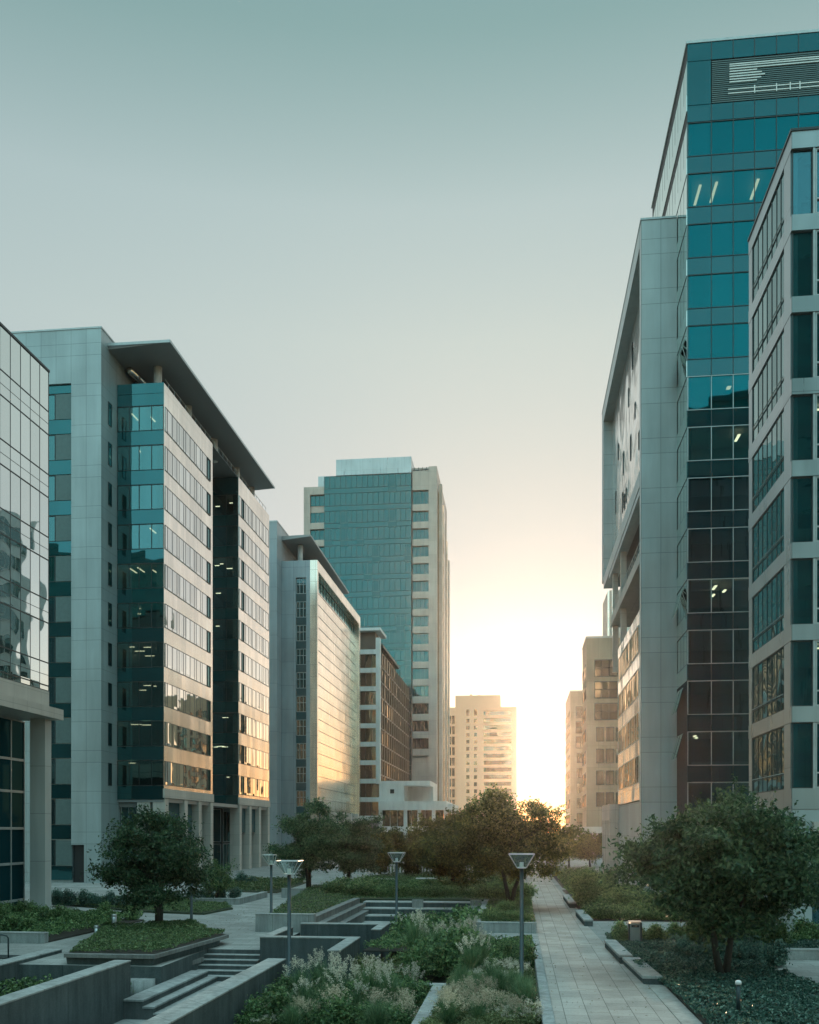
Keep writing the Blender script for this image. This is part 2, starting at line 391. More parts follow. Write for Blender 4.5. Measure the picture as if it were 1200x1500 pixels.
# ---- long left building with the canopy roof
def canopy_office():
    b = thing('canopy_office', 'long grey office with teal glass corner and thin flying canopy roof, behind the mirror-glass block', 'building', (-40, 108, 0))
    P = 3.857; V = [44.08-P*k for k in range(10)]      # sill heights of the vision glass, 2.45 high
    # stair tower
    part(b, 'stair_tower', M['clad'], (-62, -42.18, 86.4, 128, 47.4, 52.45), (-42.18, -39.2, 86.4, 128, 3.6, 52.45), (-62, -46.2, 86.4, 128, 0, 47.4), (-46.2, -42.18, 86.75, 128, 0, 47.4), (-40.9, -39.2, 86.4, 128, 0, 3.6), (-42.18, -40.9, 86.9, 128, 0, 3.6))
    part(b, 'parapet_cap', M['framel'], (-62, -39.14, 86.34, 128, 52.45, 52.6))
    door = part(b, 'door', M['dark'], (-42.16, -40.92, 86.82, 86.9, 0.02, 3.58))
    for z in V + [5.5, 1.6]:
        window(b, 'front', 86.75, -46.2, -43.9, z, z+2.45, M['teal'] if z > 28 else M['dclear'], M['frame'], (-45,), (), .05, .1)
        part(b, 'louvre_panel', M['louvre'], (-43.84, -42.22, 86.62, 86.75, z+.03, z+2.42))
        part(b, 'spandrel_glass', M['spand'], (-46.2, -42.2, 86.63, 86.74, z-P+2.5, z-.03))
    part(b, 'spandrel_glass', M['spand'], (-46.2, -42.2, 86.63, 86.74, 46.58, 47.38))
    for z in V:
        window(b, 'right', -39.2, 87.9, 88.7, z-.1, z+2.1, M['dglass'], M['frame'], (), (), .05, .06)
    # glass corner: real floors behind the panes
    bx = (-39.17, -37.95, -36.95, -35.68, -34.4)
    for z in V:
        window(b, 'front', 90.05, bx[0], -34.45, z, z+2.45, M['teal'], M['frame'], bx[1:4], (), .05, .10)
        part(b, 'spandrel_glass', M['spand'], (bx[0], -34.45, 89.98, 90.05, z-1.37, z-.03))
    part(b, 'spandrel_glass', M['spand'], (bx[0], -34.45, 89.98, 90.05, 46.56, 47.68), )
    part(b, 'parapet_glass', M['spand'], (bx[0], -34.45, 89.98, 90.05, 47.72, 48.72))
    L = []
    for i, z in enumerate(V):
        zc = z+2.45
        q = random.Random(i*7+3)
        if i < 5:
            for x in (-38.3, -37.4, -36.5, -35.5):
                if q.random() < .5: L.append((x+q.uniform(-.2, .2), 91.6+q.uniform(0, 1.6), zc, .13, q.uniform(.8, 2.0)))
        else:
            for x in (-38.4, -37.1, -35.7):
                for y in (92.0, 94.2, 96.5):
                    if q.random() < .45: L.append((x+q.uniform(-.2, .2), y+q.uniform(-.4, .4), zc-q.uniform(0, .15), q.uniform(.5, 1.2), .12))
        for k_ in range(3):
            if q.random() < .35: part(b, 'roller_blind', M['blind'], (bx[k_+1]+.08, bx[k_+2]-.08, 90.25, 90.29, z+q.uniform(.6, 1.9), z+2.4))
        if q.random() < .6: part(b, 'desk_row', M['slab'], (-38.6, -35.6, 92.4, 93.3, z-.35, z+q.uniform(.35, .7)))
    floors_interior(b, -39.15, -35.2, 90.1, 99, [7.7] + [z-.4 for z in reversed(V)] + [47.5], L)
    # street sections
    for (ya, yb, dk) in ((90.05, 105.0, (103.0, 104.1)), (115.1, 129.7, (116.4, 117.3))):
        part(b, 'street_wall', M['warm'], (-35.2, -34.45, ya, yb, 8.2, 48.72), (-60, -35.2, 99.6 if ya < 100 else ya+9.4, yb, 8.2, 48.7))
        for z in V:
            a0, a1 = (ya+.25, dk[0]-.1) if ya < 100 else (dk[1]+.1, yb-.35)
            st = [a0]
            k = 0
            while st[-1] < a1-1.6: st.append(st[-1]+(.62, 1.32, 1.32, .62, 1.32)[k % 5]); k += 1
            window(b, 'right', -34.45, a0, a1, z+.05, z+2.4, M['mirror2'], M['frame'], st[1:], (), .05, .06, .035)
            window(b, 'right', -34.45, dk[0], dk[1], z+.05, z+2.4, M['dglass'], M['frame'], (), (), .06, .09, .01)
            if ya > 100: window(b, 'right', -34.45, ya+.2, dk[0]-.1, z+.05, z+2.4, M['mirror2'], M['frame'], (), (), .05, .06, .035)
    # recess between the two sections
    for z in V:
        window(b, 'front', 115.1, -43, -34.5, z, z+2.45, M['dclear'], M['frame'], (-41, -39.3, -37.6, -36.0), (), .06, .08)
        part(b, 'spandrel_glass', M['spand'], (-43, -34.5, 115.03, 115.1, z-1.37, z-.03))
    part(b, 'spandrel_glass', M['spand'], (-43, -34.5, 115.03, 115.1, 46.56, 48.7))
    floors_interior(b, -43, -35.2, 115.2, 124, [7.7] + [z-.4 for z in reversed(V)] + [47.5],
        [(-38.4+random.uniform(0, 2.6), 116.6+random.uniform(0, 3), z+2.45-random.uniform(0, .2), random.uniform(.4, 1.1), .13) for i, z in enumerate(V) for _ in range(random.choice((0, 1, 2, 3)))])
    part(b, 'recess_wall', M['warm'], (-43.6, -43, 105, 115.1, 0, 48.7))
    # podium
    part(b, 'podium_band', M['tan'], (-34.5, -34.3, 89.9, 105.05, 8.15, 9.05), (-34.5, -34.3, 115.0, 129.8, 8.15, 9.05))
    part(b, 'podium_soffit', M['soffit'], (-60, -34.5, 90.06, 129.7, 7.75, 8.12))
    for y in (90.1, 95.6, 100.0, 104.0, 115.2, 119.6, 124.2, 128.7):
        part(b, 'column', M['tan'], (-35.6, -34.35, y, y+.95, 0, 8.1))
    part(b, 'column', M['tan'], (-37.2, -35.9, 90.12, 90.9, 0, 8.1))
    part(b, 'shop_wall', M['dark'], (-60, -36.6, 90.8, 104.9, 0, 7.7), (-60, -36.6, 115.2, 129.6, 0, 7.7), (-60, -43.6, 104.9, 115.2, 0, 7.7))
    for (a, c) in ((91, 104.8), (115.4, 129.5)):
        for z0, z1 in ((.1, 3.3), (3.5, 7.6)):
            window(b, 'right', -36.58, a, c, z0, z1, M['dglass'], M['framel'], frange(a+1.5, c-.5, 1.5), (), .07, .1)
    for z0, z1 in ((.1, 3.3), (3.5, 7.6)):
        window(b, 'front', 90.78, -39.1, -36.7, z0, z1, M['dglass'], M['framel'], (-38.3, -37.5), (), .07, .1)
        window(b, 'front', 115.18, -43, -36.7, z0, z1, M['dglass'], M['framel'], (-41.5, -40, -38.4), (), .07, .1)
    # canopy roof on posts, plant room under it
    mb = MB(); mb.prism([(-39.6, 88.0), (-33.0, 87.8), (-33.0, 127), (-47, 127), (-47, 88.2)], [51.2, 51.45, 51.45, 50.6, 50.6], [51.62]*5)
    mb.build('canopy_roof', M['soffit'], b)
    part(b, 'canopy_edge', M['framel'], (-33.02, -32.94, 87.75, 127.05, 51.42, 51.68), (-39.6, -33.0, 87.72, 87.8, 51.42, 51.68))
    for y in (92.2, 101, 110, 119, 126):
        mb = MB(); mb.tube([(-35.9, y, 48.7), (-35.9, y, 51.4)], .42, 16); mb.build('roof_column', M['white'], b, smooth=True)
    part(b, 'plant_room', M['inner'], (-48, -38.2, 96, 126, 48.7, 50.9))
    mb = MB(); mb.tube([(-38.6, 91.5, 50.9), (-37.3, 100, 50.6)], .35, 10); mb.build('roof_duct', M['metal'], b, smooth=True)
    mb = MB()
    for y in np.arange(92, 129, 1.6): mb.tube([(-34.7, y, 48.7), (-34.7, y, 49.5)], .03, 5)
    mb.tube([(-34.7, 91, 49.5), (-34.7, 129, 49.5)], .03, 5)
    mb.build('roof_railing', M['framel'], b)
    part(b, 'roof', M['roofm'], (-60, -34.6, 90.2, 129.6, 48.72, 48.78))
    return b
canopy_office()

# ---- its twin farther down the street
def portal_office():
    b = thing('portal_office', 'smaller grey office with framed warm street front, between the long office and central tower', 'building', (-38, 174, 0))
    part(b, 'stair_tower', M['clad_l3'], (-52, -38.94, 151.5, 175, 0, 55))
    part(b, 'parapet_cap', M['framel'], (-52, -38.88, 151.44, 175, 55, 55.2))
    part(b, 'front_wall', M['clad_l3'], (-38.94, -36.5, 154.3, 156, 0, 49.4), (-34.75, -34.1, 154.3, 156, 0, 49.4), (-36.5, -34.75, 154.75, 156, 0, 49.4), (-36.5, -34.75, 154.3, 154.75, 46.6, 49.4))
    for k in range(11):
        z = 44.0-3.9*k
        window(b, 'front', 154.75, -36.46, -34.8, z, z+2.6, M['bglass'] if k > 4 else M['dglass'], M['framel'], (-35.9, -35.3), (z+1.5,), .07, .12)
        part(b, 'spandrel', M['inner'], (-36.5, -34.76, 154.62, 154.75, z-1.25, z-.02))
    # portal frame round the street front, panels set back
    part(b, 'portal_frame', M['warm3'], (-34.1, -32.87, 154.3, 155.1, 0, 49.4), (-34.1, -32.87, 195.6, 197.2, 0, 49.4), (-34.1, -32.87, 155.1, 195.6, 47.7, 49.4))
    part(b, 'body', M['roofm'], (-52, -34.1, 156, 197.2, 0, 49.35))
    window(b, 'right', -34.1, 155.1, 195.6, 45.6, 47.7, M['dglass'], M['frame'], frange(157, 195, 2.6), (), .06, .1, name='loggia_glass')
    part(b, 'street_panel', M['warm3'], (-34.1, -33.95, 155.1, 195.6, 8.4, 45.6))
    mb = MB()
    for k in range(19):
        z = 10.3+1.95*k; mb.box(-33.95, -33.9, 155.1, 195.6, z-.06, z)
    mb.build('panel_trim', M['frame'], b)
    for k in range(5):
        a = 155.4+8*k
        window(b, 'right', -34.08, a, a+6.6, .2, 7.9, M['dglass'], M['framel'], (a+2.2, a+4.4), (4,), .1, .14, name='shop_window')
    for k in range(6): part(b, 'column', M['tan'], (-34.0, -32.9, 154.35+8*k if k else 155.12, 155.3+8*k+.1, 0, 8.3))
    mb = MB(); mb.prism([(-39.2, 154.6), (-34.0, 154.2), (-34.0, 190), (-46, 190), (-46, 155)], [52.9, 53.3, 52.6, 52.0, 52.2], [53.6, 53.6, 53.0, 53.0, 53.6])
    mb.build('canopy_roof', M['soffit'], b)
    mb = MB(); mb.tube([(-36.6, 158, 49.4), (-36.6, 158, 53)], .45, 14); mb.tube([(-36.6, 172, 49.4), (-36.6, 172, 52.8)], .45, 14); mb.build('roof_column', M['white'], b, smooth=True)
    part(b, 'plant_room', M['inner'], (-46, -38.2, 163, 186, 49.4, 52))
    return b
portal_office()

# ---- banded wing in front of the central tower, its street side built from a reflection
def banded_wing():
    b = thing('banded_wing', 'lower wing with white floor bands; brown side is a tower reflection built solid', 'building', (-36, 234, 0))
    x0, x1, y0, y1 = -46, -30.1, 205, 262
    part(b, 'wall', M['bglass'], (x0, x1-.02, y0+.02, y1, 8, 44.2))
    for k in range(10):
        z = 44.1-4.0*k
        part(b, 'floor_band', M['white'], (x0, x1+.3, y0-.5, y0+.6, z-1.0, z))
        mb = MB()
        for x in np.arange(-45.5, -30.5, 1.25): mb.box(x-.05, x+.05, y0-.1, y0+.05, z-4.0, z-1.0)
        mb.build('mullion', M['frame'], b)
    part(b, 'reflection_glass', M['bmirror'], (x1-.02, x1+.06, y0+.7, y1-10, 15, 44))
    # street side: reflection in the tower glass, built as brown bays, piers, ragged roof plant
    for k in range(14):
        y = 208+4*k
        part(b, 'pier', M['brown'], (x1, x1+.3, y-.2, y+.2, 15, 44))
    for k in range(8):
        z = 41-3.4*k
        part(b, 'reflection_band', M['brown'], (x1, x1+.2, y0+.7, y1, z-.3, z))
    part(b, 'corner_pier', M['white'], (x1-.6, x1+.32, y0-.52, y0+.8, 15, 46.6))
    part(b, 'roof_storey', M['brown'], (x0, x1-1.0, y0+1.5, y0+9, 44.2, 48.2), (x0, x1-1.6, y0+9, 244, 44.2, 46.4))
    part(b, 'roof_slab', M['white'], (x0, x1+.4, y0-.6, y0+9, 48.2, 48.8))
    part(b, 'roof_slab', M['brown'], (x0, x1-.4, y0+9, y1-18, 46.4, 47.0))
    for k in range(9): part(b, 'roof_mast', M['frame'], (x1-.9, x1-.75, y0+11+4*k, y0+11.15+4*k, 44.2, 47.6-.1*k))
    part(b, 'plant_room', M['inner'], (x0, x1-3, y0+6, 240, 48.8, 50.2))
    return b
banded_wing()
def podium_pavilion():
    b = thing('podium_pavilion', 'low white pavilion with open terrace at the foot of the banded wing', 'building', (-22, 214, 0))
    part(b, 'upper_storey', M['white'], (-30.0, -24.6, 204.6, 222, 11.2, 15.6), (-24.6, -18.9, 204.6, 222, 14.6, 15.6), (-24.6, -18.9, 212, 222, 11.2, 14.6))
    part(b, 'window', M['dark'], (-27.6, -26.7, 204.52, 204.6, 12.9, 13.8))
    part(b, 'terrace_parapet', M['white'], (-30.0, -15.3, 203.6, 222, 9.3, 11.2))
    part(b, 'balcony', M['white'], (-15.3, -13.9, 206, 222, 8.7, 10.6))
    part(b, 'glazing_back', M['bglass'], (-30.0, -16.2, 206, 222, 0, 9.3))
    part(b, 'floor_band', M['white'], (-30.0, -18.0, 203.9, 206, 4.6, 5.8))
    for x in (-30.0, -24.6, -21.6, -18.5, -15.9):
        part(b, 'column', M['white'], (x, x+.75, 204, 204.8, 0, 4.6), (x, x+.75, 204, 204.8, 5.8, 9.3))
    for x in (-27.8, -26.2, -23.2, -20.2):
        part(b, 'mullion', M['framel'], (x, x+.1, 205.8, 206, 0, 9.3))
    return b
podium_pavilion()

# ---- central tower
def central_tower():
    b = thing('central_tower', 'tallest central tower with teal glass front between pale stone wings', 'building', (-40, 290, 0))
    Y = 268.0; k = Y/211.3
    s = lambda x: x*k
    zt = lambda z: 5+(z-5)*k*.997
    P = 4.93
    part(b, 'west_wing', M['tan2'], (s(-48.15), s(-43.4), Y+.8, 300, 0, zt(82.5)), (s(-48.15), s(-46.7), Y, Y+.8, 0, zt(82.5)))
    part(b, 'east_wing', M['tan2'], (s(-23.6), s(-18.05), Y+.8, 306, 0, zt(86)), (s(-19.88), s(-18.05), Y, Y+.8, 0, zt(86)))
    for i in range(15):
        z = zt(78.3)-P*i
        if z > 30:
            part(b, 'wing_band', M['tan2'], (s(-46.7), s(-43.45), Y+.02, Y+.82, z-P+3.1, z-.02) if i else (s(-46.7), s(-43.45), Y+.02, Y+.82, z+3.1, zt(82.5)-.01))
            window(b, 'front', Y+.8, s(-46.7), s(-43.45), z, z+3.05, M['tglass'], M['frame'], (s(-45.6), s(-44.6)), (), .09, .12)
        z = zt(77.7)-P*i
        h = 3.9 if i == 0 else 3.0
        window(b, 'front', Y+.8, s(-23.5), s(-19.9), z, z+h, M['tglass'], M['frame'], (s(-22.6), s(-21.7), s(-20.8)), (), .09, .12)
        part(b, 'wing_band', M['tan2'], (s(-23.5), s(-19.88), Y+.02, Y+.82, z-P+3.05, z-.02))
    part(b, 'wing_band', M['tan2'], (s(-23.5), s(-19.88), Y+.02, Y+.82, zt(77.7)+3.95, zt(86)-1.2))
    x0, x1 = s(-43.4), s(-23.69)
    part(b, 'core', M['roofm'], (x0, x1, Y-.3, 300, 0, zt(84.6)-.2))
    mull = [x0+(x1-x0)*i/16 for i in range(1, 16)]
    for i in range(20):
        z = zt(84.6)-P*(i+1)
        if z < 5: break
        window(b, 'front', Y-.3, x0, x1, z+1.35, z+P-.02, M['tglass'], M['frame'], mull, (), .12, .10, .05)
        part(b, 'spandrel_glass', M['tglass'], (x0, x1, Y-.37, Y-.3, z+.02, z+1.3))
    part(b, 'crown', M['band'], (s(-40.65), x1, Y-.6, 292, zt(84.65), zt(88.2)))
    part(b, 'roof_block', M['band'], (s(-44.9), s(-40.7), Y+.4, 290, zt(82.5), zt(84.9)))
    mb = MB()
    for x in np.arange(s(-23.2), s(-19), 1.1): mb.tube([(x, Y+.2, zt(84.8)), (x+.3, Y+.2, zt(85.9))], .1, 5)
    mb.tube([(s(-23.4), Y+.3, zt(85.3)), (s(-19), Y+.3, zt(85.5))], .12, 5)
    mb.build('roof_rail', M['frame'], b)
    # lit east flank with upright fins, stepping down
    X = s(-18.05)
    for i, (y, ht) in enumerate(((Y+7, 84), (Y+14, 81), (Y+21, 78.5), (Y+28, 76), (Y+36, 73))):
        part(b, 'fin', M['warm3' if i % 2 else 'tan'], (X, X+.9, y, y+2.4, 0, zt(ht)))
        part(b, 'flank_glass', M['bglass'], (X, X+.06, y-4.6, y-.02, 10, zt(ht)-3))
    return b
central_tower()

# ---- distant pale tower in the glow
def distant_tower():
    b = thing('distant_tower', 'hazy pale tower far down the street, left of the low sun', 'building', (-15, 415, 0))
    Y = 400
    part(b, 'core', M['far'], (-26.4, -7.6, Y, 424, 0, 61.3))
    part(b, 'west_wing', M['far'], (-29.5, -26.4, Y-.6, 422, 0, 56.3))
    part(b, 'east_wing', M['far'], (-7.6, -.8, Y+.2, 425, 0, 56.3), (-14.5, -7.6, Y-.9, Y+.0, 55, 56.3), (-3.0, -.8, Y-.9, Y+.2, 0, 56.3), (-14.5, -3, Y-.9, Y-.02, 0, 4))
    for i in range(18):
        z = 52.6-2.95*i
        if z < 4: break
        for x in (-21.8, -18.6):
            window(b, 'front', Y, x, x+1.3, z+.3, z+(2.8 if i == 0 else 1.9), M['bglass'], M['frame'], (), (), .1, .04, .02, border=False)
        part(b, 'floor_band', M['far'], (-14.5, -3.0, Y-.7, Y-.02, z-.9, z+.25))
        window(b, 'front', Y-.02, -14.5, -3.0, z+.3, z+1.98, M['bglass'], M['frame'], (), (), .1, .04, .02, border=False)
    for i in range(12):
        z = 49.5-4.4*i
        for x in (-29.2, -27.7):
            if z > 3: window(b, 'front', Y-.6, x, x+1.1, z, z+3.4, M['bglass'], M['frame'], (), (), .1, .04, .02, border=False)
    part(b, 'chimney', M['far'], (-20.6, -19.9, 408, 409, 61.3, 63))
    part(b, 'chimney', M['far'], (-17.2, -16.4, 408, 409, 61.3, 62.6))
    return b
distant_tower()

# ---- near right: banded corner office
def banded_office():
    b = thing('banded_office', 'office with pale floor bands and dark corner windows at the right picture edge', 'building', (20, 52, 0))
    X, Y0, Y1 = 13.0, 47.6, 56.0
    zb = [7.0+3.93*k for k in range(8)]
    part(b, 'core', M['inner'], (X+3.6, 40, Y0+3.6, Y1-.05, 0, 38))
    part(b, 'back_wall', M['band'], (X+.4, 40, Y1-.05, Y1+.2, 6.3, 38.4))
    for i, z in enumerate(zb):
        top = z-.02 if i else z
        part(b, 'floor_band', M['band'], (X, 40, Y0, Y1+.25, z-.76 if i else 6.0, z))
    part(b, 'parapet', M['band'], (X, 40, Y0, Y1+.25, zb[-1]+3.17, 38.5))
    part(b, 'coping', M['frame'], (X-.05, 40, Y0-.05, Y1+.3, 38.5, 38.62))
    part(b, 'party_wall', M['inner'], (39.6, 40, Y0+.3, Y1-.1, 0, 38.2))
    for i, z in enumerate(zb):
        t = z+3.15
        # front: fixed corner pane, then framed windows
        window(b, 'front', Y0+.2, X+.06, 14.0, z+.01, t, M['dclear'], M['frame'], (), (), .05, .08)
        part(b, 'light_frame', M['framel'], (14.0, 14.1, Y0+.02, Y0+.22, z+.005, t))
        for k in range(5):
            x = 14.12+k*1.9
            window(b, 'front', Y0+.2, x, x+1.84, z+.01, t, M['dclear'], M['framel'], (), (z+.75,), .07, .14)
        # street side: bay between two slim piers
        part(b, 'pier', M['band'], (X+.01, X+.35, Y0+.22, Y0+1.35, z+.005, t), (X+.01, X+.35, Y1-.55, Y1+.2, z+.005, t))
        window(b, 'left', X+.10, Y0+1.37, Y1-.57, z+.01, t, M['r1side'], M['frame'], [Y0+2.1, Y0+2.9]+[Y0+2.9+.95*q for q in range(1, 5)], (z+.72,), .045, .06)
        mb = MB(); mb.tube([(X+.0, Y0+1.5, z+.8), (X+.0, Y1-.7, z+.8)], .025, 6); mb.build('hand_rail', M['framel'], b)
    L = []
    for i, z in enumerate(zb):
        for x in (15.2, 17.4): L.append((x, Y0+1.6, z+3.1, 1.2, .12))
    for (x, y, z, dx, dy) in L[2:9:3]: part(b, 'ceiling_light', M['tube'], (x-dx/2, x+dx/2, y-dy/2, y+dy/2, z-.08, z-.02))
    part(b, 'roof', M['roofm'], (X+.1, 40, Y0+.1, Y1, 38.3, 38.42))
    mb = MB(); mb.tube([(14.6, 48.3, 38.5), (14.75, 48.3, 39.2)], .03, 5); mb.tube([(14.6, 48.3, 38.9), (14.85, 48.3, 38.95)], .02, 5); mb.build('antenna', M['framel'], b)
    # podium
    part(b, 'podium_wall', M['clad_r'], (X, X+.8, Y0+.02, Y1, 0, 5.98), (X+.8, 13.95, Y0+.02, Y0+.9, 0, 5.98), (13.95, 40, Y0+.02, Y0+.9, 5.4, 5.98))
    part(b, 'entrance_lintel', M['tan'], (13.95, 20, Y0-.3, Y0+.02, 4.9, 5.4))
    part(b, 'podium_void', M['dark'], (X+.8, 40, Y0+1.9, Y1-.1, 0, 5.9))
    for k in range(3): window(b, 'front', Y0+1.88, 14+2.1*k, 16+2.1*k, .05, 5.2, M['dclear'], M['framel'], (15+2.1*k,), (2.6,), .07, .1)
    window(b, 'left', X, 50, 51.0, .3, 4.6, M['dglass'], M['frame'], (), (), .06, .05)
    return b
banded_office()

# ---- tall right tower with the cantilevered metal box
def right_tower():
    b = thing('teal_glass_tower', 'tall teal glass tower with a pale metal box on its street side', 'building', (17, 90, 0))
    X, Y0 = 12.74, 74.93
    V = [56.36-3.87*k for k in range(14)]
    mx = [14.57, 16.18, 17.75, 19.35, 20.95, 22.5, 24.1, 25.7]
    L = []
    for i, z in enumerate(V):
        if z < .5: z = .5
        window(b, 'front', Y0, X+.06, 27, z, z+2.6, M['tealr'] if i < 6 else M['dclear'], M['frame'] if i < 5 else M['framel'], mx, (), .055, .09)  # lower floors take darker glass, the mirrored dark buildings put into its colour
        part(b, 'spandrel_glass', M['spandr'] if i < 5 else M['dspand'], (X+.06, 27, Y0-.06, Y0, z-1.24, z-.03))
        zc = z+2.6
        if i in (1,): L += [(14.0, 77.4, zc, .2, 2.4), (15.2, 77.2, zc, .2, 2.4), (18.3, 77.2, zc, .2, 2.4)]
        elif i == 5: L += [(16.3, 77.0, zc, .3, .5)]
        elif i == 6: L += [(17.0, 77.2, zc, .2, 1.3)]
        elif i == 9: L += [(15.3, 77.4, zc, .2, 1.2), (17.0, 76.8, zc, .2, 1.0), (16.3, 78.6, zc, .2, .8), (15.7, 80, zc, .2, .8)]
        elif i == 12: L += [(13.9, 78, zc, .2, .6), (15.4, 78, zc, .2, .6), (14.3, 79.5, zc, .2, .5), (16, 79, zc, .2, .5)]
        q = random.Random(i+50)
        for xa, xb in zip([12.9]+mx[:3], mx[:4]):
            if i > 5 and q.random() < .4: part(b, 'roller_blind', M['blind'], (xa+.08, xb-.08, Y0+.3, Y0+.34, z+q.uniform(.4, 2.0), z+2.5))
        if q.random() < .6: part(b, 'desk_row', M['slab'], (13.4, 20, Y0+2.2, Y0+3.2, z-.3, z+q.uniform(.3, .6)))
    floors_interior(b, X+.4, 26.6, Y0, Y0+11, [z-.4 for z in reversed(V) if z > 1] + [59.6], L)
    # top: parapet glass, louvred plant floor
    part(b, 'parapet_glass', M['spandr'], (X+.06, 27, Y0-.06, Y0, 63.65, 65.0))
    part(b, 'plant_glass', M['spandr'], (X+.06, 14.53, Y0-.06, Y0, 60.3, 63.6))
    part(b, 'spandrel_glass', M['spandr'], (X+.06, 27, Y0-.06, Y0, 59.02, 60.25))
    mb = MB()
    for k in range(22): mb.box(14.6, 27, Y0-.05, Y0+.12, 60.35+.148*k, 60.35+.148*k+.075)
    mb.build('louvre', M['louvre'], b)
    part(b, 'louvre_back', M['dark'], (14.58, 27, Y0+.2, Y0+.3, 60.3, 63.6))
    mb = MB()
    for z in (60.9, 61.2, 62.95, 63.1, 62.75): mb.box(15.9 if z > 62 else 15.8, 26.9, Y0-.1, Y0-.055, z, z+.08)
    for z in (62.55, 62.35, 62.15, 61.95, 61.75): mb.box(15.9, 18.2+.3*math.sin(z*7), Y0-.1, Y0-.055, z, z+.09)
    for x in (17.7, 19.3, 20.3, 21): mb.box(x, x+.08, Y0-.12, Y0-.1, 60.8, 61.4)
    mb.build('plant_slat', M['slat'], b)
    mb = MB()
    for x in mx:
        mb.box(x-.03, x+.03, Y0-.1, Y0-.062, 59.0, 60.25); mb.box(x-.03, x+.03, Y0-.1, Y0-.062, 63.65, 65)
        for z in V: mb.box(x-.03, x+.03, Y0-.1, Y0-.062, z-1.24, z-.03)
    mb.build('spandrel_mullion', M['frame'], b)
    part(b, 'coping', M['framel'], (X-.04, 27, Y0-.12, 94.3, 65.0, 65.2))
    # street side of the glass tower
    part(b, 'side_wall', M['dark'], (X+.06, 27, 86.5, 94.1, 0, 65), (X+.06, X+.36, Y0+.02, 86.5, 0, 65))
    for i, z in enumerate([61.2]+V[:11]):
        window(b, 'left', X+.06, Y0+.02, 94.1, z, z+2.55, M['mirror'], M['frame'], frange(Y0+1.4, 94, 1.4), (), .03, .042)
        part(b, 'side_spandrel', M['mirror'], (X, X+.06, Y0+.02, 94.1, z-1.27, z-.04))
    for z in (V[4], V[9], V[11], V[12]+.3):    # tilted open vents
        for y in (76.2, 77.6):
            mb = MB(); mb.quad((X-.02, y, z+2.3), (X-.02, y+1.1, z+2.3), (X-.55, y+1.1, z+.4), (X-.55, y, z+.4)); mb.quad((X-.06, y, z+2.3), (X-.59, y, z+.4), (X-.59, y+1.1, z+.4), (X-.06, y+1.1, z+2.3))
            mb.build('open_vent', M['mirror'], b)
    # cladding slab in front of the box
    part(b, 'clad_wall', M['clad_r'], (9.9, X, 79.4, 80.4, 0, 54.6))
    part(b, 'clad_cap', M['framel'], (9.84, X, 79.34, 116, 54.62, 54.78))
    # the metal box
    bx = 9.88
    part(b, 'box_frame', M['clad_r'], (bx, bx+1.2, 80.4, 116, 52.9, 54.6), (bx, bx+1.2, 113.9, 116, 34.4, 52.9), (bx, bx+1.2, 80.4, 113.9, 33.3, 34.6))
    part(b, 'box_body', M['roofm'], (bx+1.2, X+6, 80.4, 116, 34.0, 54.55))
    part(b, 'metal_facade', M['metal'], (bx+.95, bx+1.15, 80.42, 113.88, 34.62, 52.88))
    rr = random.Random(4)
    for (y, z) in ((85, 46.5), (91, 43.5), (96.5, 47), (101, 42), (88, 39.5), (106, 45.5), (98.5, 38.2), (109, 40.5), (93, 49.2), (100, 38.0), (102, 38.3), (94.5, 41)):
        w, h = rr.uniform(.35, .7), rr.uniform(1.3, 2.6)
        window(b, 'left', bx+.95, y, y+w, z, z+h, M['dglass'], M['frame'], (), (), .05, .05, .02)
        mb = MB(); mb.quad((bx+.9, y, z+h), (bx+.9, y+w, z+h), (bx+.5, y+w, z+.2), (bx+.5, y, z+.2)); mb.build('open_sash', M['mirror'], b)
    # open storeys under the box
    part(b, 'terrace_beam', M['clad_r'], (bx, bx+.5, 80.4, 107.2, 32.6, 33.1))
    part(b, 'terrace_slab', M['tan'], (bx, bx+2.2, 80.4, 105.6, 27.0, 27.95))
    part(b, 'terrace_wall', M['dark'], (bx+2.2, X+6, 80.4, 105.6, 23.2, 33.3))
    window(b, 'left', bx+2.18, 81, 105.4, 28.1, 33.2, M['dglass'], M['framel'], frange(83, 105, 2.4), (30.6,), .08, .1, name='terrace_window')
    window(b, 'left', bx+2.18, 81, 105.4, 23.7, 26.9, M['dglass'], M['framel'], frange(83, 105, 2.4), (), .08, .1, name='terrace_window')
    for y in (96.6, 104.6): part(b, 'terrace_column', M['tan'], (bx+.2, bx+.75, y, y+.55, 22.0, 27.0), (bx+.2, bx+.75, y, y+.55, 27.95, 32.6))
    mb = MB()
    for y in np.arange(81, 105, 1.2): mb.tube([(bx+.1, y, 27.95), (bx+.1, y, 28.9)], .025, 5)
    mb.tube([(bx+.1, 80.5, 28.9), (bx+.1, 105.5, 28.9)], .03, 5); mb.build('railing', M['framel'], b)
    # lower clad block
    part(b, 'lower_block', M['metal'], (bx, X+.05, 80.4, 97.4, 7.5, 23.1))
    for k in range(4):
        z = 8.9+3.6*k
        window(b, 'left', bx, 80.8, 97.2, z, z+2.3, M['bglass'], M['framel'], frange(82, 97, 1.3), (), .05, .05, .02)
    part(b, 'lower_body', M['roofm'], (X+.05, 27, 94.2, 97.4, 0, 23.0))
    # colonnaded podium stepping out behind
    part(b, 'podium_band', M['tan'], (9.03, 16, 97.45, 106, 6.0, 7.6))
    for y in (97.5, 100.1, 102.7, 105.2): part(b, 'podium_column', M['tan'], (9.05, 9.9, y, y+.75, 0, 6.0))
    part(b, 'podium_wall', M['clad_r'], (9.95, X+.05, 80.45, 97.3, 0, 7.4), (9.95, 16, 97.5, 106, 0, 6.0))
    return b
right_tower()

